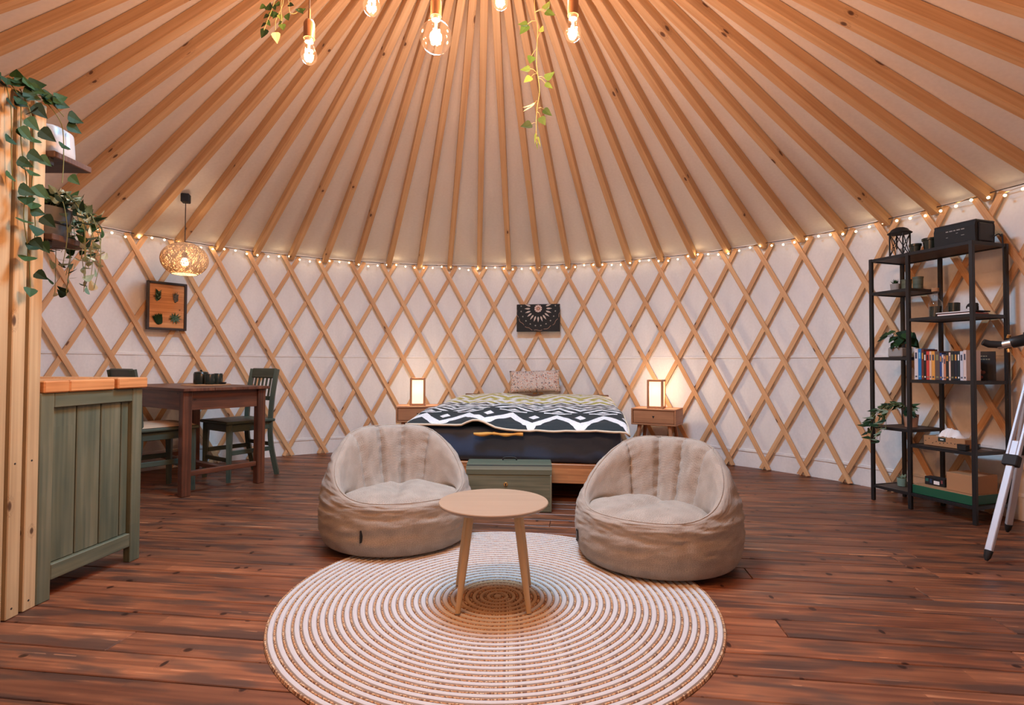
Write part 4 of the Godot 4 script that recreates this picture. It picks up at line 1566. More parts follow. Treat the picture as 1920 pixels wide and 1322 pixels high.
# ------------------------------------------------------------------ bulbs on cords under the crown
func build_bulbs():
	# [x, y, z of the glass middle, glass radius, label]
	var list := [
		[Vector3(0.126, 1.909, 1.0), 0.048, "large clear globe bulb on a cord, biggest of the hanging bulbs"],
		[Vector3(-0.253, 1.851, 1.0), 0.024, "small clear bulb in a copper-coloured holder hanging nearest the slat screen"],
		[Vector3(-0.067, 2.002, 1.0), 0.026, "small clear bulb hanging between the globe bulb and short ivy"],
		[Vector3(0.536, 1.924, 1.0), 0.0245, "small clear bulb in a copper-coloured holder beside the long ivy"],
		[Vector3(0.319, 2.02, 1.0), 0.024, "small clear bulb hung high between globe bulb and long ivy"],
		[Vector3(0.26, 2.62, 0.45), 0.026, "clear bulb hung close under the crown above the coffee table"],
		[Vector3(-0.12, 2.70, 0.25), 0.026, "clear bulb hung close under the crown on the slat screen side"],
		[Vector3(0.5, 2.74, 0.2), 0.026, "clear bulb hung close under the crown on the metal shelf side"]]
	for k in list.size():
		var p: Vector3 = list[k][0]
		var r: float = list[k][1]
		var t := thing("pendant_bulb", list[k][2], "pendant bulb", p, 0.0, "bare bulbs hanging from the roof")
		var s := mb()
		var prof := []
		if r > 0.04:
			for q in 15:
				var a := -PI / 2 + q / 14.0 * PI * 0.9
				prof.append(Vector2(maxf(0.0, cos(a) * r), sin(a) * r))
			prof[0].x = 0.0
			prof.append(Vector2(0.013, r + 0.008))
		else:
			for q in 11:
				var a := -PI / 2 + q / 10.0 * PI * 0.62
				prof.append(Vector2(maxf(0.0, cos(a) * r), sin(a) * r * 1.1))
			prof[0].x = 0.0
			prof.append(Vector2(0.014, r * 1.5))
			prof.append(Vector2(0.0125, r * 1.9))
		lathe(s, at(0, 0, 0), prof, 28)
		put(s, "glass_bulb", M.glass, t)
		s = mb()
		var fh := r * (0.62 if r < 0.04 else 0.42)
		for q in 4:
			var a := TAU * q / 4 + 0.4
			tube(s, [Vector3(cos(a) * 0.007, -fh, sin(a) * 0.007), Vector3(cos(a) * 0.011, fh, sin(a) * 0.011)], 0.0032, 6)
		put(s, "lamp_filament", glowing(Color(1.0, 0.88, 0.72), 60.0), t)
		s = mb()
		tube(s, [Vector3(0, fh, 0), Vector3(0, r * 1.5, 0)], 0.004, 8)
		put(s, "stem", M.white, t)
		var top: float = prof[prof.size() - 1].y
		s = mb()
		lathe(s, at(0, top - 0.004, 0), [Vector2(0.0, 0.0), Vector2(0.0125, 0.0), Vector2(0.0125, 0.014), Vector2(0.0, 0.016)], 20)
		put(s, "screw_cap", M.steel, t)
		s = mb()
		lathe(s, at(0, top + 0.006, 0), [Vector2(0.013, 0.0), Vector2(0.0165, 0.0), Vector2(0.0165, 0.045), Vector2(0.012, 0.055), Vector2(0.004, 0.06), Vector2(0.0035, 0.09), Vector2(0.0, 0.09)], 24)
		put(s, "socket", M.socket, t)
		# cord up to the roof
		var rad := Vector2(p.x - CROWN.x, p.z - CROWN.z).length()
		var ytop := 3.328 - maxf(0.0, rad - 0.55) * 0.47 + 0.05
		s = mb()
		tube(s, [Vector3(0, top + 0.09, 0), Vector3(0.004, (top + ytop - p.y) * 0.5, 0), Vector3(0, ytop - p.y, 0)], 0.002, 6)
		put(s, "cord", M.cord, t)
		var o := OmniLight3D.new()
		o.name = "bulb_light"
		o.light_color = Color(1.0, 0.7, 0.47)
		o.light_energy = [0.75, 0.46, 0.46, 0.46, 0.46, 0.5, 0.5, 0.5][k]
		o.light_size = 0.02
		o.omni_range = 12.0
		o.omni_attenuation = 2.0
		o.shadow_enabled = true
		o.position = Vector3(0, 0, 0)
		t.add_child(o)

# ------------------------------------------------------------------ ivy hung with the bulbs
func build_hanging_ivy():
	var lm := leaf_mesh(0.85, 0.36)
	var r := RandomNumberGenerator.new(); r.seed = 41
	var t := thing("hanging_ivy", "long thin ivy strand with pairs of green leaves hanging from the roof", "ivy strand", Vector3(0.44, 0, 0.70))
	var px := func(x: float, y: float): # photo-sized offsets in the strand's own plane
		return Vector3((x - 1005.0) / 1028.6 * 1.92, 0.93 + (684.5 - y) / 1028.6 * 1.92, 0)
	var main := [px.call(998, -520), px.call(1001, -200), px.call(1001, 0), px.call(1007, 40), px.call(1005, 105), px.call(1007, 130), px.call(1011, 165), px.call(1007, 195), px.call(1005, 225), px.call(1006, 268)]
	var s := mb()
	var pts := curve(main, 5)
	tube(s, pts, 0.0012, 5)
	put(s, "vine", M.vein, t)
	# [stalk foot x, y, leaf base x, y, direction x, y(down), size px]
	var lv := [[1001, 14, 1022, 12, 0.9, 0.5, 22], [1001, 14, 1020, 8, 0.5, -0.8, 20], [1004, 30, 987, 38, -0.6, 0.8, 24], [1004, 30, 988, 36, -0.9, 0.1, 20], [1006, 66, 1013, 52, 0.3, -1, 14], [1005, 85, 996, 98, -0.2, 0.9, 20],
		[1007, 132, 993, 122, -1, 0.1, 20], [1007, 132, 995, 138, -0.8, 0.7, 20], [1008, 138, 1022, 142, 0.9, -0.6, 22], [1008, 140, 1022, 150, 0.9, 0.6, 18], [1008, 185, 1002, 188, -0.9, 0.7, 26], [1006, 190, 1001, 190, -0.95, 0.35, 22],
		[1009, 198, 1019, 200, 0.85, 0.65, 21], [1007, 205, 1013, 215, 0.5, 0.9, 20], [1006, 228, 996, 228, -0.95, 0.35, 24], [1005, 240, 1004, 246, -0.1, 1, 22], [1006, 250, 1008, 252, 0.25, 0.95, 20], [1006, 255, 1006, 262, 0.1, 1, 16]]
	for k in lv.size():
		var q = lv[k]
		var a: Vector3 = px.call(q[0], q[1]); var b: Vector3 = px.call(q[2], q[3])
		s = mb()
		tube(s, [a, (a + b) * 0.5 + Vector3(0, 0.002, 0.006), b], 0.0009, 4)
		put(s, "stalk", M.vein, t)
		var thin: bool = k in [10, 11, 15, 16, 17]
		hang_leaf(t, leaf_mesh(0.95, 0.09) if thin else lm, M.leaf[k % 3] if k > 11 and not thin else (M.leaf_pale[0] if k in [10, 11] else M.leaf_light[k % 3]), b, Vector3(q[4], -q[5], r.randf_range(-0.1, 0.3)), Vector3(r.randf_range(-0.4, 0.4), 0.35, 1), q[6] / 1028.6 * 1.92 * 1.15)
	# short bunch
	var u := thing("hanging_ivy", "short bunch of ivy hanging beside the copper-holder bulb", "ivy bunch", Vector3(-0.405, 0, 0.82))
	var pv := func(x: float, y: float): return Vector3((x - 530.0) / 1028.6 * 1.80, 0.93 + (682.0 - y) / 1028.6 * 1.80, 0)
	for q in [[[528, -400], [526, -60], [512, -10], [505, 12], [498, 30], [492, 48]], [[528, -400], [527, -60], [528, -10], [522, 12], [514, 30], [514, 48]], [[528, -400], [528, -60], [538, -8], [541, 14], [552, 15], [558, 8]], [[528, -400], [528, -60], [524, -6], [524, 16], [526, 36]]]:
		var cp := []
		for c in q:
			cp.append(pv.call(c[0], c[1]))
		s = mb()
		tube(s, curve(cp, 5), 0.0012, 5)
		put(s, "vine", M.vein, u)
	var lu := [[500, 10, 0.1, -1, 20, 0], [503, 13, 0.6, 0.7, 15, 0], [500, 18, -0.7, 0.8, 14, 0], [495, 34, -0.6, 0.7, 14, 0], [497, 30, 0.5, 0.7, 12, 0], [495, 46, -0.35, 0.95, 22, 0], [516, 14, -0.5, 0.9, 16, 0], [520, 18, 0.5, 0.9, 14, 1], [514, 52, 0.1, 1, 22, 2], [526, 36, 0.3, 1, 17, 1], [525, 30, -0.6, 0.8, 13, 1], [535, 17, 0.3, 0.9, 18, 1], [556, 6, 0.7, 0.75, 18, 0], [558, 12, 0.9, -0.6, 16, 0], [538, -2, 0.8, 0.3, 14, 0], [522, -4, -0.7, 0.2, 16, 1], [493, 0, -0.6, 0.6, 14, 0], [510, 0, 0.3, 0.9, 12, 0]]
	for k in lu.size():
		var q = lu[k]
		hang_leaf(u, lm, M.leaf[k % 3] if q[5] == 0 else (M.leaf_light[k % 3] if q[5] == 1 else M.leaf_pale[0]), pv.call(q[0], q[1]), Vector3(q[2], -q[3], r.randf_range(-0.2, 0.3)), Vector3(r.randf_range(-0.5, 0.5), 0.3, 1), q[4] / 1028.6 * 1.80 * 1.1)

# ------------------------------------------------------------------ black metal shelf and what stands on it
const SL := Vector3(2.89, 0, -1.238)
const SF := Vector3(3.088, 0, -0.628)
const SU := Vector3(0.951, 0, -0.309)
func sp(a: float, b: float, y: float) -> Vector3:
	return SL + (SF - SL) * a + SU * (0.30 * b) + Vector3(0, y, 0)

func build_shelf():
	var dir := (SF - SL).normalized()
	var yaw := atan2(-SU.z, SU.x) + PI / 2     # local +x along dir, local -z... see basis below
	var B := Basis(dir, Vector3.UP, dir.cross(Vector3.UP))
	yaw = B.get_euler().y
	var t := thing("metal_shelf", "open black metal shelving unit with staggered boards against the lattice wall", "shelf unit", SL, yaw)
	var L := (SF - SL).length()
	var inv := t.transform.affine_inverse()
	var H := 1.685
	var am := 0.405
	for a in [0.0, am, 1.0]:
		for b in [0.0, 1.0]:
			var s := mb()
			box(s, at(0, 0, 0) * Transform3D(Basis(), inv * sp(a, b, H / 2)), Vector3(0.022, H, 0.022), 0.002, 1)
			put(s, "post", M.black, t)
	var rows := [[0.0, 1.0, H - 0.012], [0.0, am, 1.44], [0.0, am, 0.985], [0.0, am, 0.509], [am, 1.0, 1.238], [am, 1.0, 0.836], [am, 1.0, 0.415], [0.0, 1.0, 0.098]]
	for q in rows:
		var c := inv * sp((q[0] + q[1]) / 2, 0.5, q[2])
		var len: float = (q[1] - q[0]) * L
		var s := mb()
		box(s, Transform3D(Basis(), c + Vector3(0, 0.002, 0)), Vector3(len - 0.03, 0.012, 0.272), 0.001, 0)
		var bd := put(s, "shelf_board", M.board, t)
		s = mb()
		for z in [-0.15, 0.15]:
			box(s, Transform3D(Basis(), c + Vector3(0, 0, z)), Vector3(len - 0.022, 0.02, 0.016), 0.001, 0)
		for x in [-1.0, 1.0]:
			box(s, Transform3D(Basis(), c + Vector3(x * len / 2, 0, 0)), Vector3(0.016, 0.02, 0.284), 0.001, 2)
		put(s, "edge_frame", M.black, bd)
	var top := H - 0.0012
	# lantern
	var s := mb()
	var ln := thing("metal_lantern", "small dark lantern with crossed bars on top of the metal shelf", "lantern", sp(0.15, 0.5, top), yaw + 0.15)
	box(s, at(0, 0.008, 0), Vector3(0.1, 0.016, 0.1), 0.002)
	put(s, "base", M.blackmatte, ln)
	for x in [-1, 1]:
		for z in [-1, 1]:
			s = mb()
			box(s, at(x * 0.043, 0.095, z * 0.043), Vector3(0.008, 0.16, 0.008), 0.001, 1)
			put(s, "post", M.blackmatte, ln)
		for q in 2:
			for f in 2:
				s = mb()
				var e := -1.0 if q == 0 else 1.0
				var a3 := Vector3(-0.04 * e, 0.02, x * 0.043); var b3 := Vector3(0.04 * e, 0.168, x * 0.043)
				if f == 1:
					a3 = Vector3(a3.z, a3.y, a3.x); b3 = Vector3(b3.z, b3.y, b3.x)
				tube(s, [a3, b3], 0.003, 4)
				put(s, "cross_bar", M.blackmatte, ln)
	s = mb()
	lathe(s, at(0, 0.174, 0), [Vector2(0.0, 0.0), Vector2(0.072, 0.0), Vector2(0.074, 0.006), Vector2(0.058, 0.016), Vector2(0.05, 0.03), Vector2(0.028, 0.042), Vector2(0.0, 0.046)], 12)
	put(s, "roof", M.blackmatte, ln)
	s = mb()
	lathe(s, at(0, 0.017, 0), [Vector2(0, 0), Vector2(0.022, 0), Vector2(0.022, 0.05), Vector2(0, 0.052)], 16)
	put(s, "candle", M.white, ln)
	# pots
	for k in 2:
		var q := thing("plant_pot", ["smaller empty dark pot on top of the metal shelf beside the lantern", "larger empty dark pot on top of the metal shelf beside the crate"][k], "pot", sp([0.40, 0.52][k], [0.25, 0.35][k], top))
		var r: float = [0.034, 0.044][k]
		var h: float = [0.062, 0.086][k]
		s = mb()
		lathe(s, at(0, 0, 0), [Vector2(0, 0), Vector2(r * 0.76, 0), Vector2(r * 0.95, h - 0.016), Vector2(r * 1.08, h - 0.014), Vector2(r * 1.08, h), Vector2(r * 0.98, h), Vector2(r * 0.7, 0.01), Vector2(0, 0.01)], 24)
		put(s, "pot", M.jar, q)
	# crate
	var cr := thing("black_crate", "black plastic case with rounded shoulders and white print on top of the shelf", "case", sp(0.81, 0.42, top), yaw)
	s = mb()
	prism(s, Transform3D(Basis(Vector3.FORWARD, Vector3.UP, Vector3.RIGHT), Vector3(0, 0, 0)), PackedVector2Array([Vector2(-0.085, 0), Vector2(0.085, 0), Vector2(0.09, 0.1), Vector2(0.078, 0.135), Vector2(-0.078, 0.135), Vector2(-0.09, 0.1)]), 0.235)
	put(s, "body", M.blackmatte, cr)
	for x in [-1, 1]:
		s = mb()
		box(s, at(x * 0.121, 0.06, 0), Vector3(0.01, 0.11, 0.12), 0.004)
		put(s, "end_panel", M.black, cr)
	s = mb()
	box(s, at(0, 0.128, 0), Vector3(0.245, 0.012, 0.165), 0.004)
	put(s, "lid", M.black, cr)
	s = mb()
	var rr := RandomNumberGenerator.new(); rr.seed = 5
	for row in 3:
		var x := -0.045
		while x < 0.05:
			var w := rr.randf_range(0.008, 0.02)
			if row == 0 or rr.randf() < 0.4:
				box(s, at(x + w / 2, 0.088 - row * 0.018, 0.0905 - row * 0.0008), Vector3(w, 0.006 if row == 0 else 0.003, 0.001), 0.0)
			x += w + 0.006
	put(s, "print", M.grey, cr)
	s = mb()
	tube(s, curve([Vector3(0.12, 0.03, -0.06), Vector3(0.14, 0.05, -0.08), Vector3(0.15, 0.035, -0.085), Vector3(0.158, 0.02, -0.085), Vector3(0.168, -0.3, -0.085), Vector3(0.168, -0.9, -0.085)], 6), 0.004, 6)
	put(s, "cable", M.blackmatte, cr)
	# upper left board: little pots
	var y1 := 1.4515
	var c1 := thing("succulent_pot", "small pale pot with a spiky succulent on the shelf's upper small board", "potted plant", sp(0.13, 0.4, y1))
	s = mb(); lathe(s, at(0, 0, 0), [Vector2(0, 0), Vector2(0.026, 0), Vector2(0.031, 0.055), Vector2(0.028, 0.055), Vector2(0.026, 0.046), Vector2(0, 0.046)], 20)
	put(s, "pot", M.grey, c1)
	var lm := leaf_mesh(1.0, 0.16)
	var r2 := RandomNumberGenerator.new(); r2.seed = 8
	for k in 12:
		var a := TAU * k / 12.0
		hang_leaf(c1, lm, M.leaf[k % 3], Vector3(0, 0.05, 0), Vector3(cos(a), 0.7 + 0.6 * (k % 3), sin(a)), Vector3(-cos(a), 1, -sin(a)), 0.045)
	for k in 2:
		var q := thing("green_tin", ["green tin standing beside the succulent pot", "taller green tin with a rim beside the middle post"][k], "tin", sp([0.235, 0.34][k], [0.45, 0.5][k], y1))
		s = mb(); lathe(s, at(0, 0, 0), [Vector2(0, 0), Vector2(0.028, 0), Vector2(0.03, [0.07, 0.078][k]), Vector2(0.032, [0.07, 0.078][k]), Vector2(0.032, [0.076, 0.086][k]), Vector2(0.026, [0.076, 0.086][k]), Vector2(0.024, 0.01), Vector2(0, 0.01)], 20)
		put(s, "body", M.green if k == 0 else M.trunk, q)
	# upper right board: vase, books lying flat, figurine
	var y2 := 1.2495
	for k in 2:
		var fb := thing("flat_book", ["thin red and white book lying flat at the bottom of a pile", "thin dark book lying on top of the red and white book"][k], "book", sp(0.78, 0.45, y2 + k * 0.0145), yaw + 0.03 * k)
		s = mb(); box(s, at(0, 0.007, 0), Vector3(0.2 + k * 0.02, 0.013 - k * 0.006, 0.15), 0.001)
		put(s, "cover", [plain(Color8(196, 120, 108), 0.7), M.blackmatte][k], fb)
		s = mb(); box(s, at(0, 0.007, 0.001), Vector3(0.192 + k * 0.02, 0.009 - k * 0.004, 0.153), 0.0)
		put(s, "pages", M.tissue, fb)
	var va := thing("glass_vase", "clear glass vase with dark filling and a wooden stopper", "vase", sp(0.545, 0.4, y2))
	s = mb(); lathe(s, at(0, 0, 0), [Vector2(0, 0), Vector2(0.036, 0), Vector2(0.038, 0.07), Vector2(0.036, 0.1), Vector2(0.016, 0.125), Vector2(0.014, 0.165), Vector2(0.018, 0.17)], 24)
	put(s, "glass", M.glass, va)
	s = mb(); lathe(s, at(0, 0.003, 0), [Vector2(0, 0), Vector2(0.033, 0), Vector2(0.0345, 0.07), Vector2(0, 0.07)], 20)
	put(s, "filling", M.jar, va)
	s = mb(); lathe(s, at(0, 0.171, 0), [Vector2(0, 0), Vector2(0.02, 0), Vector2(0.021, 0.022), Vector2(0, 0.023)], 16)
	put(s, "stopper", M.card, va)
	var v2 := thing("dark_jar", "short dark glass jar beside the stoppered vase", "jar", sp(0.66, 0.6, y2))
	s = mb(); lathe(s, at(0, 0, 0), [Vector2(0, 0), Vector2(0.03, 0), Vector2(0.032, 0.09), Vector2(0.028, 0.092), Vector2(0.027, 0.01), Vector2(0, 0.01)], 20)
	put(s, "body", M.jar, v2)
	var fg := thing("black_figurine", "tiny black elephant-like figurine on the lying books", "figurine", sp(0.9, 0.4, y2 + 0.0275), yaw)
	s = mb(); lathe(s, Transform3D(Basis(Vector3.FORWARD, PI / 2), Vector3(-0.022, 0.032, 0)), [Vector2(0, 0), Vector2(0.014, 0.006), Vector2(0.016, 0.022), Vector2(0.013, 0.038), Vector2(0, 0.044)], 14)
	put(s, "body", M.blackmatte, fg)
	s = mb(); lathe(s, at(-0.026, 0.034, 0), [Vector2(0, -0.012), Vector2(0.01, -0.008), Vector2(0.012, 0.004), Vector2(0, 0.014)], 12)
	tube(s, [Vector3(-0.034, 0.036, 0), Vector3(-0.042, 0.026, 0), Vector3(-0.044, 0.014, 0)], [0.005, 0.004, 0.003], 6)
	put(s, "head", M.blackmatte, fg)
	for k in 4:
		s = mb(); tube(s, [Vector3(-0.014 + (k % 2) * 0.028, 0.024, -0.008 + (k / 2) * 0.016), Vector3(-0.014 + (k % 2) * 0.028, 0.0, -0.008 + (k / 2) * 0.016)], 0.005, 6)
		put(s, "leg", M.blackmatte, fg)
	# pothos in a grey pot
	var po := thing("potted_pothos", "bushy dark green plant in a square grey pot on the shelf beside the books", "potted plant", sp(0.19, 0.35, 0.9965), yaw)
	s = mb(); box(s, at(0, 0.032, 0), Vector3(0.1, 0.064, 0.1), 0.006)
	put(s, "pot", M.grey, po)
	s = mb(); box(s, at(0, 0.065, 0), Vector3(0.088, 0.004, 0.088), 0.001)
	put(s, "soil", M.soil, po)
	var hm := leaf_mesh(0.85, 0.4)
	for k in 22:
		var a := TAU * k / 22.0 + r2.randf() * 0.3
		var reach := r2.randf_range(0.03, 0.085)
		var hy := r2.randf_range(0.09, 0.2)
		var tip := Vector3(cos(a) * reach, hy, sin(a) * reach * 0.8)
		s = mb(); tube(s, curve([Vector3(0, 0.066, 0), Vector3(tip.x * 0.4, hy * 0.8, tip.z * 0.4), tip], 4), 0.0018, 5)
		put(s, "stalk", M.stem, po)
		hang_leaf(po, hm, M.leaf[k % 3], tip, Vector3(cos(a), -0.6 - r2.randf() * 0.6, sin(a)), Vector3(cos(a) * 0.5, 0.8, 0.8), r2.randf_range(0.075, 0.105))
	# books standing
	build_books(yaw)
	# trailing plant
	var tp := thing("trailing_plant", "trailing plant with striped pointed leaves in a pinkish pot on the shelf", "potted plant", sp(0.25, 0.5, 0.5205), yaw)
	s = mb(); lathe(s, at(0, 0, 0), [Vector2(0, 0), Vector2(0.036, 0), Vector2(0.045, 0.085), Vector2(0.041, 0.085), Vector2(0.038, 0.074), Vector2(0, 0.074)], 24)
	put(s, "pot", M.terracotta, tp)
	var pm := leaf_mesh(1.0, 0.22)
	for k in 13:
		var x1 := r2.randf_range(-0.2, 0.0) if k < 9 else r2.randf_range(-0.03, 0.03)
		var drop := r2.randf_range(0.0, 0.14) if k < 9 else -0.05
		var zf := r2.randf_range(0.2, 0.225) if k < 9 else r2.randf_range(0.02, 0.06)
		var d := Vector3(signf(x1 + 0.001) * 0.8, -0.2, 0.5)
		var pts := curve([Vector3(0, 0.075, 0), Vector3(x1 * 0.2, 0.14 + r2.randf() * 0.03, zf * 0.4), Vector3(x1 * 0.55, 0.115, zf * 0.95), Vector3(x1, 0.04 - drop, zf)], 4)
		s = mb(); tube(s, pts, 0.0016, 4)
		put(s, "vine", M.stem, tp)
		for q in range(3, pts.size(), 1):
			var side := 1.0 if q % 2 == 0 else -1.0
			hang_leaf(tp, pm, M.leaf[r2.randi() % 3] if r2.randf() < 0.72 else M.leaf_pale[1], pts[q], d + Vector3(r2.randf_range(-0.5, 0.5), r2.randf_range(-0.9, 0.5), side * 0.7), Vector3(r2.randf_range(-0.4, 0.4), 0.7, 0.9), r2.randf_range(0.045, 0.068))
	# tissue box
	var y3 := 0.4265
	var tb := thing("tissue_box", "brown cardboard tissue box with a white tissue pulled out", "tissue box", sp(0.675, 0.38, y3), yaw)
	s = mb(); box(s, at(0, 0.03, 0), Vector3(0.245, 0.06, 0.12), 0.002)
	put(s, "box", M.card, tb)
	s = mb()
	for k in 11:
		box(s, turned(Vector3(-0.11 + k * 0.022, 0.015 + 0.03 * rr.randf(), 0.0603), 0, 0, rr.randf() * 2), Vector3(0.007, 0.004, 0.0006), 0.0)
	put(s, "printed_marks", M.blackmatte, tb)
	s = mb(); box(s, at(-0.01, 0.045, 0.0605), Vector3(0.045, 0.026, 0.001), 0.0)
	var lb := put(s, "label_patch", plain(Color8(40, 52, 44), 0.7), tb)
	s = mb(); box(s, at(-0.01, 0.045, 0.0613), Vector3(0.02, 0.006, 0.0006), 0.0)
	put(s, "label_print", M.tissue, lb)
	s = mb()
	var tf := func(i: int, j: int):
		var u := -1.0 + i / 10.0
		var v := j / 8.0
		var e := 1.0 - 0.25 * v
		return Vector3(u * 0.085 * e - 0.005 + 0.01 * sin(v * 3.0), 0.061 + 0.055 * sin(v * PI) * (1.0 - pow(absf(u), 2.2)) + 0.003 * sin(u * 16.0), -0.035 + 0.07 * v + 0.008 * sin(u * 9.0))
	sheet(s, 20, 8, tf, func(i: int, j: int): return Vector2(i, j) * 0.02)
	put(s, "tissue", M.tissue, tb)
	var sb := thing("small_black_box", "tiny black box in front of the tissue box", "box", sp(0.875, 0.1, y3), yaw)
	s = mb(); box(s, at(0, 0.015, 0), Vector3(0.05, 0.03, 0.035), 0.002)
	put(s, "body", M.blackmatte, sb)
	s = mb(); box(s, at(0, 0.0325, 0), Vector3(0.052, 0.005, 0.037), 0.001)
	put(s, "lid", M.black, sb)
	var gl := thing("glass_block", "small clear slide case with a dark end on the lower right board", "case", sp(0.90, 0.6, y3), yaw + 0.3)
	s = mb(); box(s, at(0.015, 0.014, 0), Vector3(0.06, 0.028, 0.03), 0.001)
	put(s, "clear_part", M.glass, gl)
	s = mb(); box(s, at(-0.028, 0.015, 0), Vector3(0.024, 0.03, 0.032), 0.001)
	put(s, "dark_end", M.blackmatte, gl)
	# bottom boards
	var y4 := 0.1095
	var sm := thing("small_plant_jar", "small grey-green glass with a sprout on the lowest board", "glass", sp(0.16, 0.45, y4))
	s = mb(); lathe(s, at(0, 0, 0), [Vector2(0, 0), Vector2(0.026, 0), Vector2(0.03, 0.055), Vector2(0.028, 0.055), Vector2(0.024, 0.006), Vector2(0, 0.006)], 20)
	put(s, "glass", plain(Color8(120, 146, 134), 0.2), sm)
	for k in 7:
		var a := TAU * k / 7.0
		hang_leaf(sm, pm, M.leaf_pale[1], Vector3(0, 0.04, 0), Vector3(cos(a) * 0.6, 1, sin(a) * 0.6), Vector3(-cos(a), 0.6, 0.6), 0.05)
	var gb := thing("green_flat_box", "flat dark green board-game box on the lowest board of the shelf", "box", sp(0.70, 0.42, y4), yaw)
	s = mb(); box(s, at(0, 0.0275, 0), Vector3(0.355, 0.055, 0.25), 0.002)
	put(s, "tray", M.dkgreen, gb)
	s = mb(); box(s, at(0, 0.0565, 0), Vector3(0.349, 0.003, 0.244), 0.0)
	put(s, "lid_edge", M.card, gb)
	var bb := thing("patterned_box", "small black box with coloured print and white label on the green box", "box", sp(0.56, 0.35, y4 + 0.0585), yaw + 0.05)
	s = mb(); box(s, at(0, 0.026, 0), Vector3(0.12, 0.052, 0.06), 0.002)
	put(s, "box", M.black, bb)
	for k in 4:
		s = mb(); box(s, at([-0.045, -0.022, 0.012, 0.043][k], [0.03, 0.026, 0.02, 0.03][k], 0.0305), Vector3([0.018, 0.014, 0.034, 0.012][k], [0.02, 0.026, 0.022, 0.02][k], 0.0008), 0.0)
		put(s, "print", [plain(Color8(40, 92, 84), 0.6), plain(Color8(40, 58, 88), 0.6), M.tissue, plain(Color8(120, 60, 60), 0.6)][k], bb)
	var cx := thing("cardboard_box", "plain brown cardboard box on the green box", "box", sp(0.84, 0.45, y4 + 0.0585), yaw)
	s = mb(); box(s, at(0, 0.055, 0), Vector3(0.16, 0.11, 0.2), 0.002)
	put(s, "box", M.card, cx)
	s = mb(); box(s, at(0, 0.1107, 0), Vector3(0.158, 0.0012, 0.03), 0.0)
	put(s, "tape", plain(Color8(186, 146, 104), 0.4), cx)

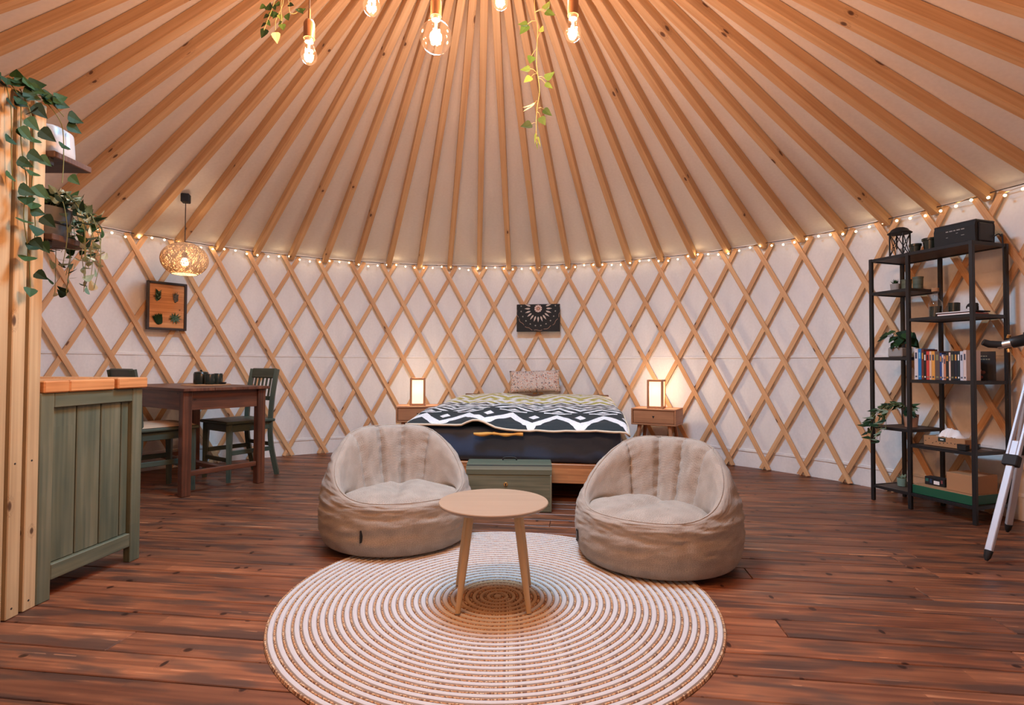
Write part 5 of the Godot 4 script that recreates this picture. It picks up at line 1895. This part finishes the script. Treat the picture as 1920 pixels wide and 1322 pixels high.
func build_books(yaw):
	var y := 0.8475
	var names := [
		["tall white book standing first in the row", Color8(214, 206, 206), 0.026, 0.200], ["bright blue book beside the tall white one", Color8(36, 116, 178), 0.022, 0.200],
		["dark red-brown book beside the blue one", Color8(104, 44, 36), 0.016, 0.196], ["black book with green spine print", Color8(28, 30, 28), 0.016, 0.182],
		["red book with a black band on its spine", Color8(204, 66, 58), 0.02, 0.182], ["cream book beside the red one", Color8(226, 188, 160), 0.014, 0.182],
		["orange-yellow book with a dark top", Color8(222, 156, 74), 0.022, 0.182], ["thick grey-brown book in the middle of the row", Color8(96, 78, 70), 0.03, 0.182],
		["dark blue thin book next to the grey-brown one", Color8(44, 70, 124), 0.014, 0.170], ["white thin book shorter than its neighbours", Color8(212, 206, 212), 0.01, 0.160],
		["orange-brown book, the shortest of the row", Color8(206, 134, 96), 0.014, 0.150], ["black book with white marks on the spine", Color8(36, 32, 32), 0.018, 0.175],
		["cream thin book between black books", Color8(224, 196, 180), 0.011, 0.172], ["black thick book with a white mark at the foot", Color8(30, 32, 34), 0.022, 0.180],
		["dark navy book with orange print", Color8(30, 34, 48), 0.018, 0.180], ["dark teal book with a white label at its foot", Color8(26, 44, 52), 0.016, 0.180],
		["pale grey-blue book with a lettered spine", Color8(196, 200, 212), 0.019, 0.178], ["cream white book with dark scribbles on its spine", Color8(214, 196, 190), 0.018, 0.184]]
	var L := (SF - SL).length()
	var x := 0.44 * L
	var total := 0.0
	for b in names:
		total += b[2]
	var k := 0
	var scale := (0.925 * L - x - 18 * 0.0006) / total
	for b in names:
		var w: float = b[2] * scale
		var t := thing("book", b[0], "book", sp((x + w / 2) / L, 0.27, y), yaw, "books standing on the shelf")
		var s := mb()
		var h: float = b[3]
		var m := plain(b[1], 0.55)
		box(s, at(0, h / 2, 0.062), Vector3(w, h, 0.003), 0.001)
		put(s, "spine", m, t)
		for e in [-1, 1]:
			s = mb(); box(s, at(e * (w / 2 - 0.001), h / 2, 0), Vector3(0.002, h, 0.126), 0.0004)
			put(s, "cover", m, t)
		s = mb(); box(s, at(0, h / 2, -0.001), Vector3(w - 0.0045, h - 0.006, 0.12), 0.0)
		put(s, "pages", M.tissue, t)
		# printed blocks on the spine
		var light: bool = b[1].get_luminance() > 0.4
		for q in 2:
			s = mb()
			var yy: float = [h * 0.78, h * 0.1][q]
			var hh: float = [h * 0.2, 0.01][q]
			box(s, at(0, yy, 0.0638), Vector3(w * 0.5, hh, 0.0006), 0.0)
			var pc = plain(Color8(60, 66, 84), 0.6) if light else [M.tissue, M.vein, M.lining][k % 3]
			if k == 4 and q == 0:
				pc = M.blackmatte
			if k == 1:
				pc = plain(Color8(120, 190, 226), 0.6)
			put(s, "spine_print", pc, t)
		x += w + 0.0006
		k += 1
	# one book shown face on
	var c := thing("book", "black novel turned cover outwards at the end of the row, with pale title lines", "book", sp(0.85, 0.79, y), yaw + 0.45)
	var s := mb()
	box(s, at(0, 0.09, 0.01), Vector3(0.125, 0.18, 0.003), 0.0005)
	put(s, "front_cover", M.black, c)
	s = mb(); box(s, at(0, 0.09, 0), Vector3(0.12, 0.174, 0.016), 0.0)
	put(s, "pages", M.tissue, c)
	s = mb(); box(s, at(0, 0.09, -0.01), Vector3(0.125, 0.18, 0.003), 0.0005)
	put(s, "back_cover", M.black, c)
	var gold := plain(Color8(150, 138, 112), 0.5)
	var lens := [[0.15, [0.012, 0.007, 0.012, 0.009, 0.01, 0.006]], [0.131, [0.009, 0.012, 0.007, 0.01, 0.012, 0.008, 0.008]]]
	for q in lens:
		var xx := -0.048
		for w in q[1]:
			s = mb(); box(s, at(xx + w / 2, q[0], 0.0117), Vector3(w, 0.0075, 0.0005), 0.0)
			put(s, "title_print", gold, c)
			xx += w + 0.003
	for q in [[-0.012, 0.062, 0.012, Color8(190, 150, 136)], [0.004, 0.05, 0.016, Color8(128, 76, 60)], [-0.018, 0.036, 0.014, Color8(170, 140, 124)], [-0.006, 0.02, 0.013, Color8(150, 60, 54)]]:
		s = mb()
		lathe(s, Transform3D(Basis(Vector3.RIGHT, PI / 2), Vector3(q[0], q[1], 0.0116)), [Vector2(0, 0.0006), Vector2(q[2] * 0.7, 0.0006), Vector2(q[2] * 0.75, 0)], 12)
		put(s, "cover_picture", plain(q[3], 0.6), c)

# ------------------------------------------------------------------ telescope
func build_telescope():
	var t := thing("telescope", "telescope on a silver aluminium tripod standing beside the black shelf", "telescope", Vector3(2.61, 0, -0.006))
	var o := Vector3(2.61, 0, -0.006)
	var apex := Vector3(3.03, 1.0, -0.162) - o
	var feet := [Vector3(2.61, 0, -0.006) - o, Vector3(3.13, 0, -0.47) - o, Vector3(3.28, 0, 0.25) - o]
	for k in 3:
		var f: Vector3 = feet[k]
		var a := apex + (f - apex).normalized() * 0.04
		var d := (a - f).normalized()
		var s := mb()
		beam(s, f + d * 0.055, f + d * 0.62, 0.03, 0.02, 0.003)
		var lg := put(s, "leg", M.alu, t)
		s = mb()
		var sd := d.cross(Vector3.UP).normalized()
		for e in [-1, 1]:
			beam(s, f + d * 0.5 + sd * 0.021 * e, a + sd * 0.021 * e, 0.012, 0.022, 0.002)
		put(s, "upper_rails", M.alu, lg)
		s = mb()
		beam(s, f + d * 0.49, f + d * 0.545, 0.062, 0.04, 0.004)
		put(s, "clamp", M.blackmatte, lg)
		s = mb()
		tube(s, [f + d * 0.012 + Vector3(0, 0, 0), f + d * 0.03, f + d * 0.062], [0.006, 0.014, 0.018], 10)
		put(s, "rubber_foot", M.blackmatte, lg)
	var s := mb()
	lathe(s, Transform3D(Basis(), apex - Vector3(0, 0.03, 0)), [Vector2(0, 0), Vector2(0.05, 0), Vector2(0.055, 0.03), Vector2(0.035, 0.05), Vector2(0.025, 0.1), Vector2(0, 0.1)], 20)
	put(s, "mount_head", M.blackmatte, t)
	var e0 := Vector3(2.985, 1.045, -0.345) - o
	var e1 := Vector3(3.2, 1.15, -0.02) - o
	var dd := (e1 - e0).normalized()
	s = mb()
	tube(s, [e0 + dd * 0.06, e0 + dd * 0.12, e0 + dd * 0.121, e1], [0.03, 0.03, 0.04, 0.04], 20)
	put(s, "tube", M.black, t)
	s = mb()
	tube(s, [e0 + dd * 0.0, e0 + dd * 0.065], 0.02, 16)
	put(s, "focuser", M.steel, t)
	s = mb()
	tube(s, [e0 + dd * 0.02, e0 + Vector3(-0.03, 0.01, -0.02), e0 + Vector3(-0.055, 0.022, -0.03)], [0.02, 0.02, 0.017], 14)
	put(s, "eyepiece", M.blackmatte, t)
	for k in 2:
		s = mb()
		var kp := e0 + dd * 0.045 + Vector3(0, 0.03 - 0.06 * k, 0.0)
		tube(s, [kp, kp + Vector3(0.0, 0.016 - 0.032 * k, 0.006)], 0.009, 12)
		put(s, "knob", M.brass, t)
